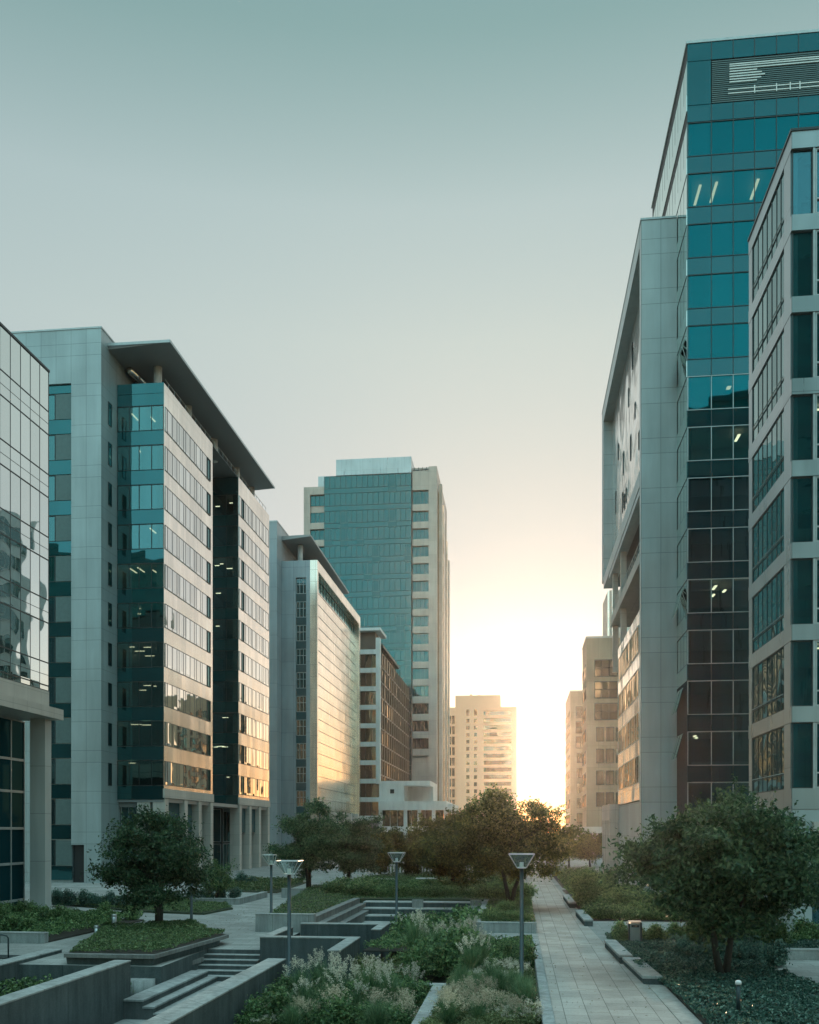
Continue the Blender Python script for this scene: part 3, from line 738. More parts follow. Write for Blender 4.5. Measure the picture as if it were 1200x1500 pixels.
# ---- two more offices down the right side, and one behind
def right_far(name, label, x, y0, y1, zt, win, base, floors):
    b = thing(name, label, 'building', (x+5, (y0+y1)/2, 0))
    part(b, 'wall', M['bronze'], (x, x+14, y0, y1, 5.6, zt))
    part(b, 'coping', M['tan'], (x-.1, x+14, y0-.1, y1+.1, zt, zt+.35))
    for i in range(floors):
        z = zt-6.9-3.93*i
        if z < 6: break
        if i < 3:
            window(b, 'front', y0, x+1.4, x+5.6, z-.1, z+3.0, M['bglass'], M['frame'], (x+2.6, x+4.0), (z+1.5,), .12, .08)
            window(b, 'front', y0, x+6.2, x+10, z-.1, z+3.0, M['dglass'], M['frame'], (x+7.4, x+8.6), (), .12, .08)
        else:
            for k in range(4): window(b, 'front', y0, x+1.7+1.75*k, x+3.15+1.75*k, z, z+2.6, M['bglass'], M['frame'], (x+2.4+1.75*k,), (), .08, .05)
        if win: window(b, 'left', x, y0+1.2, y1-.8, z, z+2.4, M['bglass'], M['frame'], frange(y0+2.6, y1-1.4, 1.6), (), .1, .06)
    part(b, 'podium', M['tan'], (x-base, x+14, y0-.4, y1+12, 4.4, 5.6))
    for y in np.arange(y0-.3, y1+11, 3.6): part(b, 'column', M['tan'], (x-base+.05, x-base+.7, y, y+.8, 0, 4.4))
    part(b, 'podium_wall', M['bglass'], (x+.6, x+14, y0+.4, y1+11, 0, 4.4))
    for k in range(3): part(b, 'column', M['tan'], (x+1.0+3.2*k, x+2.0+3.2*k, y0-.35, y0+.4, 0, 4.4))
    return b
right_far('brown_office', 'brown office block with warm lit upper windows, just beyond the teal glass tower', 12.2, 175.5, 186.7, 39.7, True, .5, 9)
right_far('slim_office', 'slim distant office at the right of the bright gap, behind the brown block', 13.4, 253, 279, 41.2, True, .8, 9)
b = thing('pale_back_tower', 'pale office seen only through the gap under the metal box', 'building', (24, 222, 0))
part(b, 'wall', M['tan'], (19.6, 32, 215, 228, 0, 58))
for k in range(3): part(b, 'pier', M['warm3'], (19.5+.95*k, 19.9+.95*k, 214.7, 215, 0, 58))
for i in range(13): window(b, 'front', 215, 22.6, 31, 6+4*i, 8.6+4*i, M['bglass'], M['frame'], (25, 27, 29), (), .1, .06)

# ---- offices behind the viewpoint: they stand across the square and show only as reflections in the glass
def behind(label, x0, x1, y0, y1, h):
    b = thing('office_tower', label, 'building', ((x0+x1)/2, (y0+y1)/2, 0))
    part(b, 'wall', M['darkwall'], (x0, x1, y0, y1, 0, h))
    n = int(h//4)
    for i in range(n):
        mb = MB(); mb.box(x0+1, x1-1, y1, y1+.05, 4*i+1.0, 4*i+3.4)
        w = mb.build('window', M['darkpane'], b)
    part(b, 'parapet', M['darkwall'], (x0-.2, x1+.2, y0, y1+.3, h, h+1.2))
b = thing('stepped_office', 'dark stepped office hidden behind the teal tower, mirrored in the left glass block', 'building', (22, 127, 0))
part(b, 'wall', M['clad'], (14.6, 30, 119, 134.5, 0, 50), (15.5, 30, 134.5, 137.5, 0, 44))
for k in range(12): window(b, 'left', 14.6, 119.5, 134, 2.2+4*k, 4.6+4*k, M['dglass'], M['framel'], frange(121, 133.5, 1.6), (), .08, .06)
part(b, 'roof_block', M['inner'], (17, 28, 121, 130, 50, 53.5))
behind('dark office tower across the square, mirrored in the teal glass at right', -8, 50, -62, -42, 88)
behind('dark office slab across the square, mirrored in the left glass corner', -125, -30, -60, -42, 70)
# ================================================================== GROUND
M.update(
    plaza=paving('plaza_paving', (.30, .31, .29), 1.2, .6, 0, .5, .10),
    path=paving('path_paving', (.39, .365, .33), .95, .62, R(90), .80, .09, .012),
    pathedge=stone('path_edge', (.36, .35, .32), .4, .45),
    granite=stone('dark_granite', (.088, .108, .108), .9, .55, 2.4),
    granite_l=stone('light_granite', (.30, .32, .31), .7, .55, 1.8),
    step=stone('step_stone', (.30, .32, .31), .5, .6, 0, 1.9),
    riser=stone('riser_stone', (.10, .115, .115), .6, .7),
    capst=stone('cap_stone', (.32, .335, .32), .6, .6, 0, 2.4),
    rough=stone('layered_stone', (.20, .205, .195), 1.0, .8),
    soil=plain('soil', (.050, .046, .038), .95, 0, 2, .5, .6),
    turf=plain('dark_turf', (.035, .055, .028), .95, 0, 3, .5, .8),
    inlay=stone('pale_inlay', (.46, .42, .37), .3, .9),
)
def structure(name, mb, mat): return tag(mb.build(name, mat), kind='structure')

# plaza sheet with openings for the sunken garden
xs = [-640, -19.05, -13.0, -10.62, -2.1, .78, 640]; ys = [-75, 8, 33.7, 38.9, 46.2, 62, 660]
hole = {(1,1), (2,1), (3,1), (4,1), (3,2), (4,2), (2,2), (3,3), (3,4)}
mb = MB()
for i in range(len(xs)-1):
    for j in range(len(ys)-1):
        if (i, j) in hole: continue
        mb.quad((xs[i], ys[j], 0), (xs[i+1], ys[j], 0), (xs[i+1], ys[j+1], 0), (xs[i], ys[j+1], 0))
for (i, j) in hole:            # sides of the sunken parts
    x0, x1, y0, y1 = xs[i], xs[i+1], ys[j], ys[j+1]
    for (di, dj, a, c) in ((-1, 0, (x0, y0), (x0, y1)), (1, 0, (x1, y1), (x1, y0)), (0, 1, (x0, y1), (x1, y1)), (0, -1, (x1, y0), (x0, y0))):
        if (i+di, j+dj) not in hole: mb.quad((*a, -1.33), (*c, -1.33), (*c, 0), (*a, 0), 1)
tag(mb.build('ground', [M['plaza'], M['granite']]), kind='structure')
mb = MB(); mb.quad((-25, -5, -1.32), (3, -5, -1.32), (3, 64, -1.32), (-25, 64, -1.32)); structure('garden_floor', mb, M['soil'])
mb = MB(); mb.quad((-13.2, 5, -1.25), (-8.8, 5, -1.25), (-8.8, 37.2, -1.25), (-13.2, 37.2, -1.25)); structure('sunken_path', mb, M['step'])
mb = MB(); mb.poly([(.98, 6, .004), (4.30, 6, .004), (4.12, 33, .004), (3.72, 44, .004), (3.5, 53, .004), (3.2, 95, .004), (3.2, 400, .004), (.86, 400, .004), (.86, 95, .004)]); structure('path', mb, M['path'])
mb = MB(); mb.prism([(4.30, 6), (4.85, 6), (4.62, 31.3), (4.12, 31.3)], .0, .03); structure('path_border', mb, M['pathedge'])
mb = MB(); mb.prism([(.62, 6), (.975, 6), (.86, 43.4), (.60, 43.4)], -1.3, .09); structure('path_kerb', mb, M['granite_l'])
for (x, y) in ((1.86, 30.35), (2.72, 30.3), (1.28, 47.0), (2.35, 53.6), (2.05, 43.3), (1.5, 41.6), (2.9, 42.2)):
    mb = MB(); w = .44 if y < 31 else .5; mb.box(x-w/2, x+w/2, y-.14, y+.14, .003, .009)
    tag(mb.build('inlay_slab', M['inlay']), 'small pale slab let into the grey paved path', 'paving slab', 'pale slabs in the path')

# ---- retaining walls of the sunken garden
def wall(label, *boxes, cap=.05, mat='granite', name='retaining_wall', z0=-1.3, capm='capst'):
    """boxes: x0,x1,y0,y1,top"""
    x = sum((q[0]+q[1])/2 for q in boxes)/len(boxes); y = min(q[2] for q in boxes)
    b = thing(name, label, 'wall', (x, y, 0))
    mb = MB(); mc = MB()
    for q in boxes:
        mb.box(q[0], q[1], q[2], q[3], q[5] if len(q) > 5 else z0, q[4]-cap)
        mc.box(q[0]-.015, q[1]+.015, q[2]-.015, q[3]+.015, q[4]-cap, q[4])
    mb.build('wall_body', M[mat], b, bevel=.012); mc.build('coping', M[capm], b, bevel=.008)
    return b
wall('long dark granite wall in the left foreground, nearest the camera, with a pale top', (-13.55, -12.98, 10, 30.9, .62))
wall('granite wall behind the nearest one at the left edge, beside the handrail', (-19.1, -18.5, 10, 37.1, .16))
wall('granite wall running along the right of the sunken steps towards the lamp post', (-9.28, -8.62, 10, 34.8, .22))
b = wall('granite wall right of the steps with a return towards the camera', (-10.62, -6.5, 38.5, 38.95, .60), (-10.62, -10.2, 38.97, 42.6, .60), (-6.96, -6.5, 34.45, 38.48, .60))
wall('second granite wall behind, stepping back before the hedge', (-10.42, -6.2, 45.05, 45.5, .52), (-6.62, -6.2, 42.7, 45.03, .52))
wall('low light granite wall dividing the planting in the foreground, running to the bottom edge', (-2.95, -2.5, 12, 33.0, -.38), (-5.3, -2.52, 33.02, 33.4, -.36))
wall('short block end of a low wall at the bottom edge below the lamp post', (-6.6, -5.8, 14, 26.2, -.75))
wall('block faced planter wall in front of the dark lawn left of centre', (-12.85, -9.9, 45.75, 46.15, .90), mat='granite_l')
wall('light stone wall of the tree planter beside the path', (-2.2, .84, 46.6, 46.95, .52), (-2.2, -1.85, 46.97, 61.8, .52), mat='granite_l')
wall('low pale wall in front of the shrubs at the left edge', (-27, -20.75, 39.95, 40.35, .48), mat='granite_l', z0=0)
wall('low pale wall curving past the long office entrance', (-22.0, -18.6, 62.2, 62.6, .42), (-18.98, -18.6, 62.62, 69.5, .42), (-25, -22.02, 67.5, 67.9, .42), mat='granite_l', z0=0)
wall('low block wall at the far corner of the left plaza', (-17.4, -15.8, 69, 69.5, .7), mat='granite_l', z0=0)
wall('low pale wall among the ground cover behind the right trees', (6.5, 9.9, 40.3, 40.7, .34), mat='granite_l', z0=0)
wall('low pale wall by the side path at the right edge', (10.0, 14, 38.2, 38.6, .42), mat='granite_l', z0=0)

# stairs down into the garden
b = thing('stone_steps', 'flight of stone steps going down between the tree planter and the granite wall', 'steps', (-11.7, 38, -1.2))
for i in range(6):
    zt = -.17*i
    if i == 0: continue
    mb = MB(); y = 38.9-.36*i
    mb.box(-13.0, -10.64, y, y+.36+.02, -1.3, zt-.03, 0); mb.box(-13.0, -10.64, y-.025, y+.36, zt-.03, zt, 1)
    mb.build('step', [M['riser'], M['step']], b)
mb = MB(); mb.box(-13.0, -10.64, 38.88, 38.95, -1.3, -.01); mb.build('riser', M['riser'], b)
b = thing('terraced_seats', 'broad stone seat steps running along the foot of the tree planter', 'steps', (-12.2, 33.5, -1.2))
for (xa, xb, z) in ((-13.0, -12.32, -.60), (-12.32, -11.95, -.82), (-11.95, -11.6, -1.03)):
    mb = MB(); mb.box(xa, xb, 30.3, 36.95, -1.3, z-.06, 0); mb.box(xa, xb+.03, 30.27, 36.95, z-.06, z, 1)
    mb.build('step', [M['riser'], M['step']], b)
# tree planter with its overhanging rim
b = thing('tree_planter', 'angular stone planter with overhanging rim, holding the left foreground tree', 'planter', (-15, 38, 0))
top = [(-16.75, 33.72), (-13.25, 33.72), (-12.62, 40.7), (-14.3, 42.8), (-16.2, 46.2), (-19.4, 42.6), (-18.0, 38.7)]
low = [(-16.6, 34.15), (-13.6, 34.15), (-13.02, 39.6), (-14.6, 42.5), (-16.3, 45.9), (-19.2, 42.5), (-17.8, 38.7)]
mb = MB(); n = len(top)
mb.prism(top, .27, .42); mb.build('rim', M['rough'], b, bevel=.01)
mb = MB()
mid = [(-16.72, 33.85), (-13.38, 33.85), (-12.85, 40.2), (-14.4, 42.6), (-16.25, 46.0), (-19.3, 42.5), (-17.9, 38.7)]
for i in range(n):
    j = (i+1) % n
    mb.quad((*low[i], -1.3), (*low[j], -1.3), (*mid[j], .265), (*mid[i], .265))
mb.build('body', M['granite'], b)
mb = MB(); mb.prism([(-16.6, 33.8), (-13.3, 33.8), (-12.9, 38.2), (-13.6, 38.2), (-13.9, 34.4), (-16.6, 34.4)], -.42, -.24); mb.build('ledge', M['rough'], b, bevel=.01)
mb = MB(); mb.tube([(-13.75, 33.6, -1.3), (-13.75, 33.6, -.43)], .55, 20); mb.build('pedestal', M['granite_l'], b, smooth=True)
mb = MB(); mb.prism([(-15-(-15-x)*.95, 39.5+(y-39.5)*.96) for x, y in top], .30, .425); mb.build('soil_bed', M['soil'], b)

# fountain terrace: shallow stepped basin
b = thing('stepped_basin', 'shallow stepped stone basin behind the hedge in the middle of the garden', 'basin', (-6, 58, -.8))
for k, (y, z) in enumerate(((61.0, .36), (59.6, .05), (58.2, -.28), (57.0, -.6))):
    mb = MB(); mb.box(-10.0, -2.25, y, y+1.35, -1.3, z-.05, 0); mb.box(-10.0, -2.25, y-.02, y+1.35, z-.05, z, 1)
    mb.build('tier', [M['granite'], M['capst']], b)
for k, (x, z) in enumerate(((-10.6, .62), (-10.2, .3), (-9.8, -.05))):
    mb = MB(); mb.box(x, x+.4, 46.3+.5*k, 60.9, -1.3, z-.06, 0); mb.box(x, x+.42, 46.28+.5*k, 60.9, z-.06, z, 1)
    mb.build('side_tier', [M['rough'], M['rough']], b)
for (x, y) in ((-6.4, 60.8), (-2.7, 60.9), (-2.6, 56)): part(b, 'pier', M['capst'], (x-.35, x+.35, y-.3, y-.03, -1.2, .56))
t = NT('basin_water'); p = t.princ(Base_Color=(.02, .04, .045), Roughness=.08)
bp = t.n('ShaderNodeBump'); bp.inputs['Strength'].default_value = .2; t.link(t.noise(6, 3, .5, t.obj()), bp.inputs['Height']); t.link(bp.outputs[0], p.inputs['Normal'])
M['water'] = t.done(p.outputs[0])
mb = MB(); mb.quad((-9.4, 46.5, -.75), (-2.3, 46.5, -.75), (-2.3, 57, -.75), (-9.4, 57, -.75)); tag(mb.build('water', M['water']), kind='structure')

# beds (soil / turf sheets)
def bed(name, pts, z, mat, h=0):
    mb = MB(); mb.prism(pts, -1.3 if z < 0 else -.02, z) if h or z > .02 or z < 0 else mb.poly([(*p, z) for p in pts]); return structure(name, mb, M[mat])
LAWN = [(-12.85, 46.17), (-10.62, 46.17), (-10.62, 62.4), (-1.9, 62.4), (-1.86, 46.97), (.82, 46.97), (.72, 80), (-8, 86), (-16.6, 75), (-15.4, 66)]
bed('lawn_bed', LAWN, .46, 'turf')
RIGHT = [(4.9, 8), (4.66, 31.4), (4.3, 33), (4.02, 41), (4.1, 44.8), (9.5, 46.0), (13, 46.5), (13, 41), (9.9, 38.2), (8.6, 35), (10.5, 26), (12, 8)]
bed('ground_cover_bed', RIGHT, .06, 'soil')
LEFT = [(-20.75, 40.4), (-20.5, 50.6), (-29.1, 53), (-31, 41)]
bed('shrub_bed', LEFT, .08, 'soil')
LEFT2 = [(-17.9, 58.6), (-18.4, 54.5), (-23, 55.8), (-31, 61), (-31, 66), (-22.5, 66), (-19.4, 61.9)]
bed('lawn_patch', LEFT2, .10, 'turf')
MIDR = [(-2.48, 10), (.6, 10), (.58, 43.4), (-2.0, 43.4), (-6.4, 41.5), (-6.4, 34.5), (-2.48, 33.42)]
bed('planting_bed', [(-2.48, 10), (.6, 10), (.58, 38.8), (-2.48, 38.8)], -.42, 'soil')
bed('planting_soil', [(-6.4, 38.98), (.6, 38.98), (.58, 43.4), (-6.0, 43.4)], .03, 'soil')
for nm, y0, y1, x1 in (('hedge_bed', 53.4, 58.5, 9.5), ('hedge_bed', 60, 66, 9.2), ('hedge_bed', 69, 80, 9), ('hedge_bed', 84, 112, 8.4)):
    bed(nm, [(3.75, y0), (x1, y0), (x1, y1), (3.6, y1)], .05, 'soil')
for nm, p in (('far_bed', [(-16, 92), (0, 92), (0, 104), (-13, 104)]), ('far_bed', [(-20, 112), (.2, 112), (.2, 126), (-18, 126)]), ('far_bed', [(-26, 76), (-19, 74), (-20, 90), (-27, 92)])):
    bed(nm, p, .06, 'turf')

# ================================================================== VEGETATION
M.update(
    leaf=leafmat('tree_leaf', (0.020, 0.052, 0.028), (0.050, 0.118, 0.056), (0.145, 0.235, 0.110), .38),
    leafw=leafmat('warm_tree_leaf', (0.034, 0.056, 0.020), (0.080, 0.120, 0.036), (0.210, 0.240, 0.070), .60),
    shrub1=leafmat('shrub_leaf', (0.034, 0.080, 0.036), (0.105, 0.200, 0.075), (0.260, 0.380, 0.150), .3),
    shrub2=leafmat('olive_leaf', (0.070, 0.100, 0.040), (0.160, 0.210, 0.080), (0.300, 0.340, 0.160), .3),
    cover=leafmat('cover_leaf', (0.022, 0.062, 0.050), (0.060, 0.140, 0.102), (0.170, 0.290, 0.220), .25, .4),
    lawnl=leafmat('lawn_leaf', (0.050, 0.092, 0.040), (0.110, 0.180, 0.070), (0.220, 0.300, 0.130), .3),
    blade=leafmat('grass_blade', (0.060, 0.140, 0.075), (0.135, 0.250, 0.120), (0.280, 0.380, 0.190), .35),
    fallen=leafmat('fallen_leaf', (.14, .11, .06), (.22, .17, .09), (.30, .25, .14), .1, .8),
    plume=leafmat('plume', (.46, .39, .27), (.60, .53, .39), (.74, .67, .52), .4, .8),
    plumew=leafmat('pale_plume', (.56, .52, .42), (.72, .68, .56), (.84, .80, .69), .4, .8),
    bark=stone('bark', (.055, .058, .052), 1.0, .9),
)
def leaves(name, C, N, L, W, mat, up=.0, link=True):
    """one small folded leaf (two faces) at every centre C, facing N on average"""
    n = len(C)
    d = rng.normal(size=(n, 3)); d /= np.linalg.norm(d, axis=1)[:, None]
    nrm = N*up + rng.normal(size=(n, 3))*1.0; nrm /= np.linalg.norm(nrm, axis=1)[:, None]
    a = np.cross(nrm, d); a /= np.linalg.norm(a, axis=1)[:, None]+1e-9
    b = np.cross(nrm, a)
    l = (L*(.65+.7*rng.random(n)))[:, None]; w = (W*(.65+.7*rng.random(n)))[:, None]
    p0 = C-a*l; p1 = C+b*w+nrm*w*.35; p2 = C+a*l; p3 = C-b*w+nrm*w*.35
    V = np.stack([p0, p1, p2, p3], 1).reshape(-1, 3)
    F = np.arange(4*n).reshape(n, 4); F = np.stack([F[:, [0, 1, 2]], F[:, [0, 2, 3]]], 1).reshape(-1, 3)
    return tri_mesh(name, V, F, mat, link)
def tri_mesh(name, V, F, mat, link=True):
    me = bpy.data.meshes.new(name); me.vertices.add(len(V)); me.vertices.foreach_set('co', np.asarray(V, dtype=np.float32).ravel())
    me.loops.add(len(F)*3); me.loops.foreach_set('vertex_index', np.asarray(F, dtype=np.int32).ravel())
    me.polygons.add(len(F)); me.polygons.foreach_set('loop_start', np.arange(0, len(F)*3, 3, dtype=np.int32))
    me.materials.append(mat); me.update(calc_edges=True); me.validate()
    o = bpy.data.objects.new(name, me)
    if link: COL.objects.link(o)
    return o

def tree(label, loc, H, rx, z0, n, mat='leaf', leafs=.075, stems=1, seed=0, skew=(0, 0), group=None, fork=.33, rz=0, tufts=1.0, dome=1.0):
    """tapered trunk that forks into limbs; leaf clumps hang round the limb ends in loose tiers"""
    r = random.Random(seed)
    t = thing('tree', label, 'tree', loc, group, world=False); t.rotation_euler = (0, 0, rz)
    mb = MB(); ends = []
    hz = H-z0
    def limb(p, d, ln, rad, depth):
        pts = [p]; rr = [rad]
        q = Vector(p); dd = Vector(d)
        k = 4
        for i in range(k):
            dd = (dd + Vector((r.uniform(-.18, .18), r.uniform(-.18, .18), r.uniform(-.06, .14)))).normalized()
            q = q + dd*(ln/k); pts.append(tuple(q)); rr.append(rad*(1-.5*(i+1)/k))
        mb.tube(pts, rr, 7 if depth < 2 else 5)
        if depth >= 3: ends.append(q); return
        for i in range(3 if depth else r.choice((3, 4))):
            a = r.uniform(0, 2*math.pi); sp = r.uniform(.45, 1.0)
            nd = (dd + Vector((math.cos(a)*sp, math.sin(a)*sp, r.uniform(-.15, .45)))).normalized()
            limb(tuple(q if i < 2 else Vector(pts[-2])), nd, ln*r.uniform(.55, .85), rr[-1]*.8, depth+1)
    for s_ in range(stems):
        a = 2*math.pi*s_/max(1, stems)+seed
        off = Vector((math.cos(a), math.sin(a), 0))*(.12 if stems > 1 else 0)
        rad = .055+.016*H if stems == 1 else .045+.012*H
        top = Vector((off.x*6+r.uniform(-.15, .15), off.y*6+r.uniform(-.15, .15), H*fork))
        pts = [tuple(off), tuple(off.lerp(top, .35)+Vector((r.uniform(-.05, .05), r.uniform(-.05, .05), 0))), tuple(off.lerp(top, .7)+Vector((r.uniform(-.07, .07), 0, 0))), tuple(top)]
        mb.tube(pts, [rad*1.25, rad, rad*.88, rad*.72], 9)
        for k in range(3):
            a2 = r.uniform(0, 2*math.pi)
            limb(tuple(top), (math.cos(a2)*.75, math.sin(a2)*.75, .8), H*.26, rad*.5, 1)
    tr = mb.build('trunk', M['bark'], t, smooth=True)
    # crown envelope: squashed ellipsoid with noisy radius; clump centres on and inside it, thinned into tiers
    cz = z0+hz*.45
    K = int((40 + 24*rx)*tufts)
    cs = []
    tries = 0
    while len(cs) < K and tries < 20000:
        tries += 1
        d = Vector((r.gauss(0, 1), r.gauss(0, 1), r.gauss(0, 1))).normalized()
        rad = (r.random()**.40)
        rag = 1+.52*noise.noise(Vector((d.x*1.7+seed*3.1, d.y*1.7, d.z*2.2)))+.12*noise.noise(Vector((d.x*5, d.y*5+seed, d.z*5)))
        hh = (H-cz) if d.z > 0 else (cz-z0)
        p = Vector((d.x*rx*rad*rag+skew[0]*max(0, d.z), d.y*rx*rad*rag+skew[1]*max(0, d.z), cz+d.z*hh*rad*rag*(dome if d.z > 0 else 1)))
        if noise.noise(Vector((p.x*.75+seed, p.y*.75, p.z*1.25+seed))) < -.22: continue
        cs.append((p, rad))
    C = []; N = []
    for p, rad in cs:
        m = int(1.6*n/len(cs)*r.uniform(.5, 1.5))
        sx = r.uniform(.22, .46)*(.6+.13*rx); sz = sx*r.uniform(.42, .7)
        dirv = np.array([p.x, p.y, (p.z-cz)*1.5+.3]); dirv /= np.linalg.norm(dirv)+1e-6
        g = rng.normal(size=(m, 3))*np.array([sx, sx, sz])
        C.append(np.array([p.x, p.y, p.z])+g); N.append(np.repeat(dirv[None], m, 0))
        # a few sprays of leaves poking out past the clump
        if rad > .8:
            for _ in range(2):
                u = dirv+rng.normal(size=3)*.5; u /= np.linalg.norm(u)
                k = rng.random((14, 1)); q = np.array([p.x, p.y, p.z])+u*(.25+.85*k*sx*2)+rng.normal(size=(14, 3))*.06
                C.append(q); N.append(np.repeat(u[None], 14, 0))
    o = leaves('crown', np.concatenate(C), np.concatenate(N), leafs*1.1, leafs*.5, M[mat], .5)
    attach(o, t)
    return t

T1 = tree('round headed tree in the angular stone planter at left', (-17.0, 43.8, .42), 5.75, 2.65, 1.3, 22000, 'leaf', .082, 2, 11, (-.2, 0), fork=.38, dome=.92)
T2 = tree('largest tree, broad dark crown over the ground cover at right', (6.74, 32.65, .06), 5.8, 3.1, 2.05, 32000, 'leaf', .082, 2, 26, (-.35, 0), fork=.38, dome=.9)
T2b = tree('tree just behind the largest one at right, only its dark trunk and right side clear', (8.3, 40.2, .06), 6.1, 2.9, 1.7, 20000, 'leaf', .088, 1, 31, (.6, 0))
T3 = tree('sunlit tree in the planter beside the path, glowing against the low sun', (-.5, 59.0, .48), 7.0, 3.7, 1.6, 26000, 'leafw', .10, 2, 29, (.2, 0), dome=.95)
tree('broad tree left of the sunlit one, in front of the white pavilion', (-4.6, 68.5, .46), 5.9, 3.0, 1.2, 15000, 'leafw', .11, 1, 8, (0, 0))
tree('dark bushy tree left of centre beside the portal office, nearest of the pair', (-16.3, 73.2, .46), 6.4, 2.6, .9, 20000, 'leaf', .09, 2, 14, (.2, 0))
tree('dark tree behind the nearest of the pair left of centre', (-15.2, 84.5, .05), 6.2, 3.0, 1.0, 16000, 'leaf', .10, 1, 17)
row = [(-14.2, 98, 5.3, 2.7), (-10.6, 101, 5.0, 2.7), (-6.8, 99, 5.2, 2.8), (-2.6, 96, 5.6, 2.8)]
for i, (x, y, h, w) in enumerate(row):
    tree('small olive green tree of the row across the middle of the plaza', (x, y, .06), h, w, .8, 11000, 'leafw', .11, 1, 40+i, group='trees in the middle row')
for i, (x, y, h, w) in enumerate([(6.6, 128, 4.6, 2.1), (9.6, 131, 4.4, 2.2), (5.4, 150, 4.6, 2.2)]):
    tree('small far tree on the right of the path before the brown office', (x, y, 0), h, w, 1.2, 6000, 'leafw', .12, 1, 50+i, group='far trees right of the path')
for i, (x, y, h, w) in enumerate([(-19.5, 132, 5.5, 2.6), (-12, 140, 5.4, 2.8), (-5.5, 136, 5.6, 2.8)]):
    tree('far tree standing before the white pavilion and its terrace', (x, y, 0), h, w, 1.0, 6000, 'leafw', .13, 1, 60+i, group='far trees before the pavilion')
tree('little bare stemmed tree behind the left lawn, under the larger crown', (-20.6, 63.6, .1), 2.6, 1.0, .8, 2500, 'shrub1', .07, 2, 71)
tree('small clipped tree beside the far kerb on the right', (4.4, 62, .05), 2.2, .9, .7, 2500, 'shrub1', .07, 1, 72)

def inside(p, poly):
    c = False; n = len(poly)
    for i in range(n):
        a = poly[i]; b = poly[(i+1) % n]
        if (a[1] > p[1]) != (b[1] > p[1]) and p[0] < (b[0]-a[0])*(p[1]-a[1])/(b[1]-a[1])+a[0]: c = not c
    return c
def scatter(poly, n, seed=0):
    r = random.Random(seed); x0 = min(p[0] for p in poly); x1 = max(p[0] for p in poly); y0 = min(p[1] for p in poly); y1 = max(p[1] for p in poly)
    out = []
    while len(out) < n:
        p = (r.uniform(x0, x1), r.uniform(y0, y1))
        if inside(p, poly): out.append(p)
    return out
def cover(name, poly, n, z, h, leaf, mat, seed=0, up=.8, lump=.8):
    P = np.array(scatter(poly, n, seed))
    k = np.array([noise.noise(Vector((x*lump, y*lump, seed)))*.5+.5+.4*noise.noise(Vector((x*2.6, y*2.6, seed+5))) for x, y in P])
    Z = z+.02+h*np.clip(k, .08, 1.2)*(.35+.65*rng.random(n)**.5)
    C = np.column_stack([P, Z]); N = np.repeat(np.array([[0, 0, 1.]]), n, 0)
    return tag(leaves(name, C, N, leaf, leaf*.5, M[mat], up), kind='stuff')
def near(poly, y0, y1): return [(x, min(max(y, y0), y1)) for x, y in poly]
cover('ground_cover', near([(x-.14 if x < 5 else x, y) for x, y in RIGHT], 22, 47), 80000, .06, .34, .062, 'cover', 1)
cover('sunken_ground_cover', [(-18.4, 22), (-13.7, 22), (-13.7, 33.6), (-18.4, 33.6)], 12000, -1.0, .9, .07, 'shrub1', 9)
cover('planter_greenery', [(-15-(-15-x)*.95, 39.5+(y-39.5)*.96) for x, y in top], 22000, .42, .34, .05, 'lawnl', 2)
cover('fallen_leaves', [(.9, 24), (4.4, 24), (4.2, 42), (3.6, 60), (.9, 60)], 200, -.01, .012, .035, 'fallen', 33, 2.5)
cover('fallen_leaves', [(-18, 46), (-12, 46), (-15, 62), (-18, 60)], 200, -.01, .012, .04, 'fallen', 34, 2.5)
cover('shrub_bed_leaves', LEFT, 22000, .08, .75, .07, 'shrub1', 3, .3)
cover('lawn_grass', LEFT2, 16000, .1, .22, .06, 'lawnl', 4)
cover('lawn_leaves', LAWN, 30000, .46, .22, .06, 'lawnl', 5)
cover('sunken_ground_cover', [(-8.6, 22), (-3.0, 22), (-3.0, 32.9), (-6.4, 38.4), (-8.6, 36)], 22000, -1.3, .6, .06, 'shrub1', 6)
cover('bed_ground_cover', [(-2.45, 22), (.6, 22), (.58, 38.8), (-2.45, 38.8)], 14000, -.4, .4, .055, 'shrub2', 7)
cover('bed_ground_cover', [(-6.4, 38.98), (.6, 38.98), (.58, 43.4), (-6, 43.4)], 8000, .03, .4, .06, 'shrub1', 8)
for i, (y0, y1, x1, h) in enumerate(((53.4, 58.5, 9.5, .7), (60, 66, 9.2, .8), (69, 80, 9, .8), (84, 112, 8.4, .9))):
    cover('far_ground_cover', [(3.8, y0), (x1, y0), (x1, y1), (3.7, y1)], 7000, .05, h, .085, 'shrub1', 10+i, .3)
for i, p in enumerate(([(-16, 92), (0, 92), (0, 104), (-13, 104)], [(-20, 112), (.2, 112), (.2, 126), (-18, 126)], [(-26, 76), (-19, 74), (-20, 90), (-27, 92)])):
    cover('far_ground_cover', p, 6000, .06, .6, .1, 'lawnl', 20+i, .4)

